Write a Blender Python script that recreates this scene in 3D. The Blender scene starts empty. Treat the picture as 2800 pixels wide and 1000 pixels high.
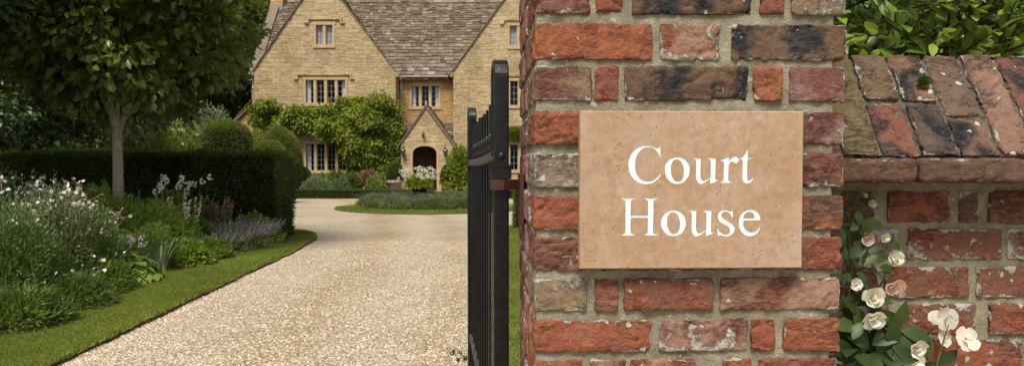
import bpy, math, random
import numpy as np
from mathutils import Vector
from mathutils.geometry import tessellate_polygon

# ------------------------------------------------------------------ camera, sky, sun, exposure
sc = bpy.context.scene
COL = sc.collection
FPX, EYE, PITCH = 2000.0, 1.55, math.atan(62/2000.0)
cd = bpy.data.cameras.new("camera"); cam = bpy.data.objects.new("camera", cd); COL.objects.link(cam)
cd.sensor_width = 36; cd.lens = 36*FPX/2800; cd.clip_end = 2000; cd.clip_start = 0.05
cam.location = (0, 0, EYE); cam.rotation_euler = (math.pi/2-PITCH, 0, 0)
cd.dof.use_dof = True; cd.dof.focus_distance = 1.6; cd.dof.aperture_fstop = 14
sc.camera = cam
SUN_AZ, SUN_EL = math.radians(-164), math.radians(57)
w = bpy.data.worlds.new("World"); sc.world = w; w.use_nodes = True
nt = w.node_tree; nt.nodes.clear()
sky = nt.nodes.new('ShaderNodeTexSky'); sky.sky_type = 'NISHITA'; sky.sun_disc = False
sky.sun_elevation = SUN_EL; sky.sun_rotation = SUN_AZ; sky.air_density = 1.0; sky.dust_density = 1.2; sky.ozone_density = 1.0
hs = nt.nodes.new('ShaderNodeHueSaturation'); hs.inputs['Saturation'].default_value = 0.18
bg = nt.nodes.new('ShaderNodeBackground'); bg.inputs[1].default_value = 0.10
wo = nt.nodes.new('ShaderNodeOutputWorld')
nt.links.new(sky.outputs[0], hs.inputs['Color']); nt.links.new(hs.outputs[0], bg.inputs[0]); nt.links.new(bg.outputs[0], wo.inputs[0])
sd = bpy.data.lights.new("sun", 'SUN'); sd.energy = 3.3; sd.angle = math.radians(20); sd.color = (1, 0.95, 0.86)
sun = bpy.data.objects.new("sun", sd); COL.objects.link(sun)
sdir = Vector((math.sin(SUN_AZ)*math.cos(SUN_EL), math.cos(SUN_AZ)*math.cos(SUN_EL), math.sin(SUN_EL)))
sun.rotation_euler = sdir.to_track_quat('Z', 'Y').to_euler(); sun.location = (-8, -10, 20)
sc.view_settings.view_transform = 'Standard'; sc.view_settings.look = 'None'
sc.view_settings.gamma = 1; sc.view_settings.exposure = 0.47
sc.cycles.max_bounces = 6; sc.cycles.transparent_max_bounces = 6

# ------------------------------------------------------------------ helpers
rng = np.random.default_rng(7); random.seed(7)
CP, SP = math.cos(PITCH), math.sin(PITCH)
def ray(x, y):
    u = (x-1400)/FPX; v = (500-y)/FPX
    return np.array([u, CP+v*SP, -SP+v*CP])
def at(x, y, Y):
    d = ray(x, y); t = Y/d[1]
    return np.array([d[0]*t, Y, EYE+d[2]*t])
def gnd(x, y):
    d = ray(x, y); t = -EYE/d[2]
    return np.array([d[0]*t, d[1]*t, 0.])

def _h(ix, iy, iz, s):
    n = (ix*374761393 + iy*668265263 + iz*2147483647 + s*1274126177) & 0xffffffff
    n = ((n ^ (n >> 13))*1274126177) & 0xffffffff
    n = ((n ^ (n >> 16))*2246822519) & 0xffffffff
    return ((n ^ (n >> 15)) & 0xffffff)/float(0xffffff)
def vnoise(p, s=0):
    p = np.asarray(p, float); i = np.floor(p).astype(np.int64); f = p-i; f = f*f*(3-2*f)
    r = 0
    for a in (0, 1):
        for b in (0, 1):
            for c in (0, 1):
                wgt = (f[:, 0] if a else 1-f[:, 0])*(f[:, 1] if b else 1-f[:, 1])*(f[:, 2] if c else 1-f[:, 2])
                r = r+wgt*_h(i[:, 0]+a, i[:, 1]+b, i[:, 2]+c, s)
    return r
def fbm(p, s=0, o=3):
    r = 0; a = 1; t = 0
    for k in range(o):
        r = r+a*vnoise(np.asarray(p)*(2.03**k), s+k*17); t += a; a *= .5
    return r/t

class MB:
    def __init__(self): self.V = []; self.F = []; self.n = 0; self.T = []; self.T2 = []; self.A = []
    def add(self, v, f, mat=0, t=(1, 1, 1), t2=(1, 1, 1), amt=0.):
        v = np.asarray(v, float).reshape(-1, 3); f = np.asarray(f, np.int64)
        if f.ndim == 1: f = f.reshape(1, -1)
        self.V.append(v); self.F.append((f+self.n, mat)); self.n += len(v)
        self.T.append(np.tile(np.array(t, float), (len(v), 1)) if np.ndim(t) == 1 else t)
        self.T2.append(np.tile(np.array(t2, float), (len(v), 1))); self.A.append(np.broadcast_to(np.asarray(amt, float), (len(v),)).copy())
    def build(self, name, mats, parent=None, smooth=False, attrs=False):
        V = np.concatenate(self.V)
        if parent is not None: V = V-np.array(parent_origin(parent))
        lt = np.concatenate([np.full(len(f), f.shape[1]) for f, m in self.F])
        li = np.concatenate([f.ravel() for f, m in self.F]); mi = np.concatenate([np.full(len(f), m) for f, m in self.F])
        me = bpy.data.meshes.new(name)
        me.vertices.add(len(V)); me.vertices.foreach_set('co', V.ravel())
        me.loops.add(len(li)); me.loops.foreach_set('vertex_index', li.astype(np.int32))
        me.polygons.add(len(lt)); ls = np.zeros(len(lt), np.int32); ls[1:] = np.cumsum(lt)[:-1]
        me.polygons.foreach_set('loop_start', ls)
        me.polygons.foreach_set('material_index', mi.astype(np.int32))
        me.polygons.foreach_set('use_smooth', np.full(len(lt), bool(smooth)))
        me.update(calc_edges=True)
        if attrs:
            for nm, L in (('tint', self.T), ('tint2', self.T2)):
                a = me.attributes.new(nm, 'FLOAT_COLOR', 'POINT'); c = np.concatenate(L)
                a.data.foreach_set('color', np.concatenate([c, np.ones((len(c), 1))], 1).ravel())
            a = me.attributes.new('amt', 'FLOAT', 'POINT'); a.data.foreach_set('value', np.concatenate(self.A))
        for m in (mats if isinstance(mats, (list, tuple)) else [mats]): me.materials.append(m)
        o = bpy.data.objects.new(name, me); COL.objects.link(o)
        if parent is not None: o.parent = parent
        return o
def parent_origin(p):
    v = Vector((0, 0, 0))
    while p is not None: v = v+p.location; p = p.parent
    return v
def tag(o, label=None, cat=None, group=None, kind=None):
    for k, v in (('label', label), ('category', cat), ('group', group), ('kind', kind)):
        if v: o[k] = v
    return o
def empty(name, loc, label, cat, group=None):
    o = bpy.data.objects.new(name, None); COL.objects.link(o); o.location = Vector([float(c) for c in loc]); o.empty_display_size = .1
    return tag(o, label, cat, group)

def box(mb, x0, x1, y0, y1, z0, z1, mat=0, **k):
    v = [(x, y, z) for x in (x0, x1) for y in (y0, y1) for z in (z0, z1)]
    mb.add(v, [(0, 1, 3, 2), (4, 6, 7, 5), (0, 4, 5, 1), (2, 3, 7, 6), (0, 2, 6, 4), (1, 5, 7, 3)], mat, **k)
def prism(mb, poly, y0, y1, mat=0, holes=(), reveal=None):
    """poly: (x,z) outline, extruded from y0 (front) to y1; holes cut with reveals"""
    loops = [poly]+list(holes)
    vs = [Vector((p[0], p[1], 0)) for l in loops for p in l]
    tri = tessellate_polygon([[Vector((p[0], p[1], 0)) for p in l] for l in loops])
    F = np.array(tri)
    for y in (y0, y1): mb.add([(p.x, y, p.y) for p in vs], F, mat)
    for l in loops:
        n = len(l)
        v = [(p[0], y0, p[1]) for p in l]+[(p[0], y1, p[1]) for p in l]
        mb.add(v, [(i, (i+1) % n, n+(i+1) % n, n+i) for i in range(n)], mat)
def tube(mb, pts, rad, k=6, mat=0, cap=True, **kw):
    pts = np.asarray(pts, float); n = len(pts)
    rad = np.full(n, rad) if np.ndim(rad) == 0 else np.asarray(rad)
    d = np.gradient(pts, axis=0); d /= np.linalg.norm(d, axis=1)[:, None]+1e-9
    ref = np.array([0, 0, 1.]) if abs(d[0, 2]) < .9 else np.array([1., 0, 0])
    a = np.cross(d, ref); a /= np.linalg.norm(a, axis=1)[:, None]+1e-9; b = np.cross(d, a)
    ang = np.arange(k)*2*math.pi/k
    v = pts[:, None]+rad[:, None, None]*(np.cos(ang)[None, :, None]*a[:, None]+np.sin(ang)[None, :, None]*b[:, None])
    f = [(i*k+j, i*k+(j+1) % k, (i+1)*k+(j+1) % k, (i+1)*k+j) for i in range(n-1) for j in range(k)]
    mb.add(v.reshape(-1, 3), f, mat, **kw)
    if cap:
        mb.add(v[0], [tuple(range(k))], mat, **kw); mb.add(v[-1], [tuple(range(k))], mat, **kw)
def lathe(mb, c, prof, k=20, mat=0, **kw):
    ang = np.arange(k)*2*math.pi/k
    v = np.array([[c[0]+r*math.cos(t), c[1]+r*math.sin(t), c[2]+z] for r, z in prof for t in ang])
    f = [(i*k+j, i*k+(j+1) % k, (i+1)*k+(j+1) % k, (i+1)*k+j) for i in range(len(prof)-1) for j in range(k)]
    mb.add(v, f, mat, **kw)

def unit(a): return a/(np.linalg.norm(a, axis=-1, keepdims=True)+1e-9)
def rdir(n): return unit(rng.normal(size=(n, 3)))
def leaves(mb, P, D, L, W, mat=0, fold=.25, hi=False, curl=.15, N=None, petal=False):
    """leaf blades: P base points, D growth directions"""
    P = np.asarray(P); n = len(P)
    if n == 0: return
    D = unit(np.asarray(D)); L = np.broadcast_to(L, (n,))[:, None]; W = np.broadcast_to(W, (n,))[:, None]
    R = rdir(n) if N is None else unit(N)
    S = unit(np.cross(D, R)); Nn = np.cross(S, D)
    if hi:
        st = [(0, 0), (.18, .62), (.48, 1.), (.80, .98), (.97, .62)] if petal else [(0, 0), (.18, .6), (.42, 1.), (.70, .78), (.90, .33)]
        rows = [P]
        for t, wd in st[1:]:
            c = P+D*L*t-Nn*L*curl*t*t
            rows += [c+S*W*.5*wd+Nn*W*fold*wd, c, c-S*W*.5*wd+Nn*W*fold*wd]
        rows.append(P+D*L-Nn*L*curl)
        v = np.stack(rows, 1); m = v.shape[1]
        f = [(0, 2, 1), (0, 3, 2)]
        for i in range(3):
            a = 1+i*3; f += [(a, a+1, a+4), (a, a+4, a+3), (a+1, a+2, a+5), (a+1, a+5, a+4)]
        a = 10; f += [(a, a+1, 13), (a+1, a+2, 13)]
    else:
        c = P+D*L*.5
        v = np.stack([P, c+S*W*.5+Nn*W*fold, P+D*L-Nn*L*curl, c-S*W*.5+Nn*W*fold], 1); m = 4
        f = [(0, 1, 2), (0, 2, 3)]
    f = np.array(f)
    F = (f[None]+(np.arange(n)*m)[:, None, None]).reshape(-1, 3)
    mb.add(v.reshape(-1, 3), F, mat)
def crown(mb, c, R, nc, cr, nl, L, W, mat=0, inner=.35, droop=.35, squash=.8, hi=False, flat=None):
    c = np.array(c); R = np.array(R)
    d = rdir(nc); rr = (inner+(1-inner)*rng.random(nc)**.6)[:, None]
    C = c+d*R*rr
    if flat is not None: C = C[C[:, 2] > flat]
    cr_ = cr*rng.uniform(.6, 1.35, len(C))
    k = np.repeat(np.arange(len(C)), nl); n = len(k)
    e = rdir(n); e[:, 2] = np.where(rng.random(n) < .6, np.abs(e[:, 2]), e[:, 2])
    q = (rng.random(n)**.4)[:, None]
    P = C[k]+e*q*cr_[k][:, None]*np.array([1, 1, squash])
    out = unit((P-c)/R)
    D = unit(e*.6+out*.6+rdir(n)*.6+np.array([0, 0, -droop]))
    leaves(mb, P, D, L*rng.uniform(.7, 1.3, n), W*rng.uniform(.7, 1.3, n), mat, hi=hi)
    return C

# ------------------------------------------------------------------ materials
def newmat(name):
    m = bpy.data.materials.new(name); m.use_nodes = True; t = m.node_tree; t.nodes.clear()
    o = t.nodes.new('ShaderNodeOutputMaterial'); p = t.nodes.new('ShaderNodeBsdfPrincipled')
    t.links.new(p.outputs[0], o.inputs[0])
    return m, t, p, o
class NG:
    def __init__(s, t): s.t = t
    def n(s, ty, **k):
        nd = s.t.nodes.new('ShaderNode'+ty)
        for a, b in k.items(): setattr(nd, a, b)
        return nd
    def put(s, sock, v):
        if isinstance(v, bpy.types.NodeSocket): s.t.links.new(v, sock)
        elif v is not None:
            if hasattr(sock.default_value, '__len__') and not hasattr(v, '__len__'): v = (v, v, v)
            if hasattr(sock.default_value, '__len__') and len(sock.default_value) == 4 and len(v) == 3: v = (*v, 1)
            sock.default_value = v
    def noise(s, scale, detail=4, rough=.55, vec=None, dist=0., col=False):
        nd = s.n('TexNoise'); nd.inputs['Scale'].default_value = scale; nd.inputs['Detail'].default_value = detail
        nd.inputs['Roughness'].default_value = rough; nd.inputs['Distortion'].default_value = dist
        if vec is not None: s.put(nd.inputs['Vector'], vec)
        return nd.outputs[1 if col else 0]
    def vor(s, scale, vec=None, feat='F1', out=0):
        nd = s.n('TexVoronoi', feature=feat); nd.inputs['Scale'].default_value = scale
        if vec is not None: s.put(nd.inputs['Vector'], vec)
        return nd.outputs[out]
    def ramp(s, f, *st, interp='LINEAR'):
        nd = s.n('ValToRGB'); cr = nd.color_ramp; cr.interpolation = interp
        for i, (p, c) in enumerate(st):
            if not hasattr(c, '__len__'): c = (c, c, c)
            e = cr.elements[i] if i < 2 else cr.elements.new(p)
            e.position = p; e.color = (*c, 1)
        s.put(nd.inputs[0], f); return nd.outputs[0]
    def mix(s, f, a, b, mode='MIX'):
        nd = s.n('Mix', data_type='RGBA', blend_type=mode); s.put(nd.inputs[0], f); s.put(nd.inputs[6], a); s.put(nd.inputs[7], b)
        return nd.outputs[2]
    def math(s, op, a, b=None):
        nd = s.n('Math', operation=op); s.put(nd.inputs[0], a)
        if b is not None: s.put(nd.inputs[1], b)
        return nd.outputs[0]
    def maprange(s, v, a, b, c=0., d=1.):
        nd = s.n('MapRange'); s.put(nd.inputs[0], v)
        for i, x in enumerate((a, b, c, d)): s.put(nd.inputs[i+1], x)
        return nd.outputs[0]
    def obj(s): return s.n('TexCoord').outputs['Object']
    def scale(s, vec, sc_, loc=(0, 0, 0)):
        nd = s.n('Mapping'); s.put(nd.inputs[0], vec); nd.inputs['Scale'].default_value = sc_; nd.inputs['Location'].default_value = loc
        return nd.outputs[0]
    def bump(s, h, dist, strength=1., normal=None):
        nd = s.n('Bump'); nd.inputs['Strength'].default_value = strength; nd.inputs['Distance'].default_value = dist
        s.put(nd.inputs['Height'], h)
        if normal is not None: s.put(nd.inputs['Normal'], normal)
        return nd.outputs[0]
    def attr(s, name, o=0):
        nd = s.n('Attribute'); nd.attribute_name = name; return nd.outputs[o]
def plain(name, col, rough=.7, metal=0., var=.15, nscale=20, bump=0., spec=.5):
    m, t, p, o = newmat(name); g = NG(t)
    n = g.noise(nscale, 5, .6, g.obj())
    a = tuple(c*(1-var) for c in col); b = tuple(min(1, c*(1+var)) for c in col)
    g.put(p.inputs['Base Color'], g.ramp(n, (.3, a), (.7, b)))
    p.inputs['Roughness'].default_value = rough; p.inputs['Metallic'].default_value = metal
    p.inputs['Specular IOR Level'].default_value = spec
    if bump: g.put(p.inputs['Normal'], g.bump(n, bump))
    return m
def leafmat(name, cols, trans=.35, rough=.5, big=2.0, spec=.4):
    """random colour per leaf plus slow drift over the plant; thin leaf transmits light"""
    if name != "evergreen_leaf" and not any(k in name for k in ('petal', 'silver', 'maple', 'bronze')): cols = [(c[0]*2.05, c[1]*1.8, c[2]*1.5) for c in cols]
    m, t, p, o = newmat(name); g = NG(t)
    geo = g.n('NewGeometry'); rnd = geo.outputs['Random Per Island']
    n = g.noise(big, 3, .6, g.obj())
    f = g.math('ADD', g.math('MULTIPLY', rnd, .6), g.math('MULTIPLY', g.maprange(n, .3, .7), .4))
    k = len(cols); c = g.ramp(f, *[(i/(k-1), cols[i]) for i in range(k)])
    c = g.mix(1., c, g.ramp(g.noise(big*.45, 3, .6, g.obj()), (.32, .72), (.68, 1.22)), 'MULTIPLY')
    g.put(p.inputs['Base Color'], c); p.inputs['Roughness'].default_value = rough; p.inputs['Specular IOR Level'].default_value = spec
    tr = g.n('BsdfTranslucent'); g.put(tr.inputs[0], g.mix(.4, c, (cols[-1][0]*1.4, cols[-1][1]*1.3, cols[-1][2]*.6)))
    ms = g.n('MixShader'); ms.inputs[0].default_value = trans
    t.links.new(p.outputs[0], ms.inputs[1]); t.links.new(tr.outputs[0], ms.inputs[2]); t.links.new(ms.outputs[0], o.inputs[0])
    return m

# ---- brick: per-brick colours come as attributes, wear and lime are procedural
def brickmat():
    m, t, p, o = newmat("handmade_brick"); g = NG(t); v = g.obj()
    a, b, amt = g.attr('tint'), g.attr('tint2'), g.attr('amt', 2)
    n1 = g.noise(15, 5, .58, v, .2)
    c = g.mix(g.ramp(n1, (.44, 0.), (.60, 1.)), a, b)
    n2 = g.noise(120, 6, .7, v)
    c = g.mix(1., c, g.ramp(n2, (.25, .62), (.5, 1.), (.8, 1.25)), 'MULTIPLY')
    n3 = g.noise(34, 8, .70, v, .5)
    th = g.maprange(amt, 0, 1, .72, .43)
    lime = g.maprange(n3, th, g.math('ADD', th, .05))
    c = g.mix(g.math('MULTIPLY', lime, .85), c, g.ramp(n2, (.3, (.40, .36, .29)), (.7, (.66, .62, .54))))
    film = g.ramp(g.noise(7, 6, .7, v, .7), (.52, 0.), (.72, .24)); c = g.mix(film, c, (.37, .275, .205))
    c = g.mix(g.ramp(g.noise(19, 6, .65, v, .15), (.58, 0.), (.74, .5)), c, (.11, .068, .048))
    vd = g.mix(.02, v, g.noise(60, 4, .7, v, col=True))
    vz = g.vor(46, vd); sc3 = g.n('SeparateColor'); g.put(sc3.inputs[0], g.vor(46, vd, out=1))
    spk = g.math('MULTIPLY', g.math('LESS_THAN', vz, g.maprange(sc3.outputs[0], .66, 1., 0., .36)), g.math('GREATER_THAN', g.noise(11, 3, .5, v), g.maprange(amt, 0., .4, .62, .42)))
    c = g.mix(g.math('MULTIPLY', spk, .85), c, (.66, .63, .55))
    g.put(p.inputs['Base Color'], c); p.inputs['Roughness'].default_value = .88; p.inputs['Specular IOR Level'].default_value = .25
    wv = g.scale(v, (1, 1, 2.6)); cr = g.noise(24, 5, .62, wv, 1.0)
    ridge = g.ramp(cr, (.44, 1.), (.49, .3), (.5, 0.), (.51, .3), (.56, 1.))
    msk = g.ramp(g.noise(15, 4, .6, v, .5), (.47, 0.), (.58, 1.))
    rdg = g.math('SUBTRACT', 1., g.math('MULTIPLY', g.math('SUBTRACT', 1., ridge), msk))
    grit = g.noise(420, 4, .75, v); lump_ = g.noise(48, 4, .6, v)
    h = g.math('ADD', g.math('MULTIPLY', rdg, .8), g.math('ADD', g.math('MULTIPLY', n2, .8), g.math('MULTIPLY', g.math('ADD', lime, spk), .5)))
    h = g.math('ADD', h, g.math('ADD', g.math('MULTIPLY', grit, .35), g.math('MULTIPLY', lump_, .9)))
    g.put(p.inputs['Normal'], g.bump(h, .0075, 1.))
    return m
def mortarmat():
    m, t, p, o = newmat("lime_mortar"); g = NG(t); v = g.obj()
    n = g.noise(22, 6, .6, v); n2 = g.noise(260, 5, .7, v)
    c = g.ramp(n, (.3, (.22, .185, .115)), (.5, (.34, .30, .205)), (.72, (.48, .435, .33)))
    c = g.mix(1., c, g.ramp(n2, (.25, .7), (.7, 1.2)), 'MULTIPLY')
    vd = g.mix(.02, v, g.noise(60, 4, .7, v, col=True)); s3 = g.n('SeparateColor'); g.put(s3.inputs[0], g.vor(60, vd, out=1))
    spk = g.math('MULTIPLY', g.math('LESS_THAN', g.vor(60, vd), g.maprange(s3.outputs[0], .6, 1., 0., .32)), g.math('GREATER_THAN', g.noise(13, 3, .6, v), .47))
    c = g.mix(g.math('MULTIPLY', spk, .7), c, (.62, .60, .52))
    g.put(p.inputs['Base Color'], c); p.inputs['Roughness'].default_value = .95; p.inputs['Specular IOR Level'].default_value = .15
    g.put(p.inputs['Normal'], g.bump(g.math('ADD', g.math('ADD', n, g.math('MULTIPLY', n2, 1.4)), spk), .0045))
    return m
def wallstone(name, c1, c2, c3, rowh=.23, bw=.52):
    m, t, p, o = newmat(name); g = NG(t); v = g.obj()
    sp = g.n('SeparateXYZ'); g.put(sp.inputs[0], v)
    wob = g.noise(1.6, 3, .5, v, col=True); cb = g.n('CombineXYZ')
    g.put(cb.inputs[0], g.math('ADD', sp.outputs[0], sp.outputs[1])); g.put(cb.inputs[1], sp.outputs[2])
    vm = g.n('VectorMath', operation='MULTIPLY_ADD'); g.put(vm.inputs[0], wob); vm.inputs[1].default_value = (.5, .09, 0); g.put(vm.inputs[2], cb.outputs[0])
    def br(rh, w_, seed):
        b = g.n('TexBrick'); g.put(b.inputs['Vector'], g.scale(vm.outputs[0], (1, 1, 1), (seed, seed*.37, 0)))
        b.inputs['Color1'].default_value = (0, 0, 0, 1); b.inputs['Color2'].default_value = (1, 1, 1, 1); b.inputs['Mortar'].default_value = (.5, .5, .5, 1)
        b.inputs['Scale'].default_value = 1; b.inputs['Mortar Size'].default_value = .012; b.inputs['Mortar Smooth'].default_value = .5
        b.inputs['Brick Width'].default_value = w_; b.inputs['Row Height'].default_value = rh; b.offset = .42; b.squash = .7; b.squash_frequency = 3
        return b
    b1 = br(rowh, bw, 0); b2 = br(rowh*.62, bw*.7, 3.3)
    sel = g.ramp(g.noise(.8, 2, .5, v), (.5, 0.), (.52, 1.))
    rnd = g.mix(sel, b1.outputs[0], b2.outputs[0]); mo = g.mix(sel, b1.outputs[1], b2.outputs[1])
    big = g.noise(.55, 4, .6, v); fine = g.noise(9, 6, .7, v)
    c = g.ramp(g.math('ADD', g.math('MULTIPLY', rnd, .34), g.math('MULTIPLY', g.maprange(big, .3, .7), .66)), (.05, c1), (.5, c2), (.95, c3))
    c = g.mix(1., c, g.ramp(fine, (.28, .72), (.7, 1.15)), 'MULTIPLY')
    c = g.mix(g.math('MULTIPLY', mo, .20), c, (c1[0]*.62, c1[1]*.6, c1[2]*.58))
    st = g.ramp(g.noise(1.3, 6, .7, g.scale(v, (1, 1, .35))), (.54, 0.), (.72, .55))
    c = g.mix(st, c, (.24, .20, .15))
    c = g.mix(g.ramp(g.noise(3.2, 7, .75, v, .8), (.56, 0.), (.66, .5)), c, (.60, .52, .38))
    c = g.mix(1., c, g.ramp(g.noise(2.6, 6, .7, g.scale(v, (.7, .7, 3.2)), .6), (.36, .66), (.5, 1.), (.66, 1.2)), 'MULTIPLY')
    g.put(p.inputs['Base Color'], c); p.inputs['Roughness'].default_value = .95; p.inputs['Specular IOR Level'].default_value = .15
    h = g.math('ADD', g.math('MULTIPLY', g.math('SUBTRACT', 1., mo), .8), g.math('MULTIPLY', fine, .6))
    g.put(p.inputs['Normal'], g.bump(h, .03))
    return m
def slatemat(name="stone_slate"):
    m, t, p, o = newmat(name); g = NG(t); v = g.obj()
    rnd = g.n('NewGeometry').outputs['Random Per Island']
    n = g.noise(5, 6, .7, v)
    c = g.ramp(rnd, (0., (.10, .075, .05)), (.45, (.17, .13, .09)), (.85, (.22, .172, .125)), (1., (.30, .24, .175)))
    c = g.mix(1., c, g.ramp(n, (.3, .55), (.7, 1.35)), 'MULTIPLY')
    c = g.mix(g.ramp(g.noise(1.1, 6, .7, v), (.48, 0.), (.66, .5)), c, (.12, .09, .055))
    c = g.mix(g.ramp(g.noise(14, 6, .7, v), (.62, 0.), (.7, .7)), c, (.42, .38, .30))
    g.put(p.inputs['Base Color'], c); p.inputs['Roughness'].default_value = .9; p.inputs['Specular IOR Level'].default_value = .2
    g.put(p.inputs['Normal'], g.bump(n, .02))
    return m
def gravelmat():
    m, t, p, o = newmat("drive_gravel"); g = NG(t); v = g.obj()
    v2 = g.mix(.025, v, g.noise(7, 3, .5, v, col=True))
    d1 = g.vor(34, g.scale(v2, (1, 1, 1))); col = g.vor(34, v2, out=1); d2 = g.vor(75, v2); col2 = g.vor(75, v2, out=1)
    sp = g.n('SeparateColor'); g.put(sp.inputs[0], col); sp2 = g.n('SeparateColor'); g.put(sp2.inputs[0], col2)
    c = g.ramp(sp.outputs[0], (0., (.40, .305, .19)), (.3, (.61, .495, .335)), (.7, (.72, .605, .435)), (1., (.82, .74, .59)))
    cc = g.ramp(sp2.outputs[0], (0., (.55, .42, .28)), (1., (.80, .67, .50)))
    c = g.mix(.45, c, cc)
    gap = g.ramp(d1, (.35, 1.), (.75, .74)); c = g.mix(1., c, gap, 'MULTIPLY')
    # worn wheel tracks: browner, finer material showing through
    px = g.n('SeparateXYZ'); g.put(px.inputs[0], v)
    wob = g.math('MULTIPLY', g.noise(.3, 3, .5, v), 1.1)
    xx = g.math('ADD', g.math('ADD', px.outputs[0], wob), g.math('MULTIPLY', g.math('POWER', g.math('MULTIPLY', px.outputs[1], .06), 3.), .9))
    t1 = g.math('ABSOLUTE', g.math('ADD', xx, 1.45)); t2 = g.math('ABSOLUTE', g.math('ADD', xx, .0))
    tr = g.math('MAXIMUM', g.ramp(t1, (.05, 1.), (.55, 0.)), g.ramp(t2, (.05, .8), (.45, 0.)))
    tr = g.math('MULTIPLY', tr, g.ramp(g.noise(2.2, 6, .7, v), (.34, .25), (.6, 1.)))
    c = g.mix(g.math('MULTIPLY', tr, .85), c, g.mix(.5, (.44, .30, .165), g.mix(1., c, (.78, .68, .54), 'MULTIPLY')))
    c = g.mix(1., c, g.ramp(g.noise(.7, 5, .6, v), (.3, .86), (.7, 1.1)), 'MULTIPLY')
    spk = g.math('GREATER_THAN', sp2.outputs[1], .985); c = g.mix(g.math('MULTIPLY', spk, .8), c, (.10, .08, .06))
    g.put(p.inputs['Base Color'], c); p.inputs['Roughness'].default_value = .95; p.inputs['Specular IOR Level'].default_value = .15
    h = g.math('ADD', g.math('MULTIPLY', d1, -1.), g.math('MULTIPLY', d2, -.5))
    h = g.math('ADD', h, g.math('MULTIPLY', g.noise(9, 4, .6, v, 1.4), 3.0))
    g.put(p.inputs['Normal'], g.bump(h, .030))
    return m
def grassmat(name, a, b, c_):
    m, t, p, o = newmat(name); g = NG(t); v = g.obj()
    n = g.noise(1.4, 5, .6, v); f = g.noise(90, 5, .7, v)
    c = g.ramp(n, (.32, a), (.5, b), (.7, c_)); c = g.mix(1., c, g.ramp(f, (.25, .55), (.7, 1.25)), 'MULTIPLY')
    g.put(p.inputs['Base Color'], c); p.inputs['Roughness'].default_value = .9; p.inputs['Specular IOR Level'].default_value = .2
    g.put(p.inputs['Normal'], g.bump(f, .02))
    return m
def signmat():
    m, t, p, o = newmat("sandstone_plate"); g = NG(t); v = g.obj()
    n = g.noise(9, 6, .6, v); n2 = g.noise(70, 7, .72, v, .8); n3 = g.noise(420, 3, .6, v)
    c = g.ramp(n, (.3, (.355, .225, .125)), (.5, (.405, .27, .170)), (.7, (.45, .32, .225)))
    c = g.mix(1., c, g.ramp(n2, (.25, .70), (.5, 1.), (.78, 1.25)), 'MULTIPLY')
    ci = g.noise(55, 6, .7, v, 2.5)
    scr = g.math('MULTIPLY', g.ramp(ci, (.490, 0.), (.5, 1.), (.510, 0.)), g.ramp(g.noise(30, 3, .6, v), (.42, 0.), (.52, 1.)))
    c = g.mix(g.math('MULTIPLY', scr, .75), c, (.19, .11, .07))
    fl = g.math('MULTIPLY', g.ramp(g.noise(230, 3, .6, g.scale(v, (1, 1, .6)), 1.), (.63, 0.), (.68, 1.)), g.ramp(g.noise(24, 4, .6, v), (.44, .15), (.58, 1.)))
    c = g.mix(g.math('MULTIPLY', fl, .62), c, (.20, .115, .065))
    c = g.mix(g.ramp(g.noise(18, 5, .65, v, .8), (.52, 0.), (.68, .5)), c, (.40, .275, .23))
    c = g.mix(g.ramp(g.noise(31, 5, .65, g.scale(v, (1, 1, 1), (3, 5, 7)), .5), (.54, 0.), (.70, .45)), c, (.33, .20, .095))
    pit = g.math('MULTIPLY', g.math('LESS_THAN', g.vor(110, v), .16), g.math('GREATER_THAN', g.noise(14, 4, .6, v), .55))
    c = g.mix(g.math('MULTIPLY', pit, .75), c, (.15, .08, .05))
    c = g.mix(g.ramp(g.noise(110, 5, .65, v, 1.), (.62, 0.), (.74, .45)), c, (.66, .52, .38))
    g.put(p.inputs['Base Color'], c); p.inputs['Roughness'].default_value = .7; p.inputs['Specular IOR Level'].default_value = .3
    g.put(p.inputs['Normal'], g.bump(g.math('SUBTRACT', n2, g.math('MULTIPLY', pit, 1.5)), .0006))
    return m
def ironmat():
    m, t, p, o = newmat("black_painted_iron"); g = NG(t); v = g.obj()
    n = g.noise(30, 6, .65, v); n2 = g.noise(6, 4, .6, g.scale(v, (1, 1, .2)))
    c = g.ramp(n, (.3, (.003, .003, .0035)), (.6, (.007, .007, .0075)), (.8, (.02, .018, .017)))
    c = g.mix(g.ramp(g.noise(55, 6, .7, v), (.64, 0.), (.72, .6)), c, (.07, .03, .018))
    g.put(p.inputs['Base Color'], c); g.put(p.inputs['Roughness'], g.ramp(n2, (.3, .22), (.7, .42)))
    p.inputs['Specular IOR Level'].default_value = .5
    g.put(p.inputs['Normal'], g.bump(n, .0015))
    return m
DMORTAR = plain('weathered_dark_mortar', (.10, .09, .07), .95, var=.6, nscale=60, bump=.004, spec=.1)
BRICK, MORTAR, IRON, SIGN = brickmat(), mortarmat(), ironmat(), signmat()
GABLE = wallstone("cotswold_stone", (.37, .255, .125), (.46, .34, .19), (.55, .43, .27))
BAY = wallstone("ochre_stone", (.44, .255, .095), (.50, .31, .13), (.56, .38, .19), .17, .6)
DRESS = plain("dressed_stone", (.47, .335, .18), .85, var=.12, nscale=3, bump=.01, spec=.2)
SLATE = slatemat()
GRAVEL = gravelmat()
LAWN = grassmat("mown_grass", (.115, .17, .03), (.15, .21, .038), (.20, .245, .055))
MEADOW = grassmat("rough_grass", (.03, .055, .012), (.045, .075, .018), (.06, .09, .02))
SOIL = plain("dark_soil", (.028, .020, .013), .95, var=.4, nscale=30, bump=.03, spec=.1)
TURFEDGE = plain("cut_turf_edge", (.085, .065, .04), .95, var=.4, nscale=40, bump=.02, spec=.1)
BARK = plain("pale_bark", (.27, .25, .175), .9, var=.35, nscale=14, bump=.01, spec=.2)
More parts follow.
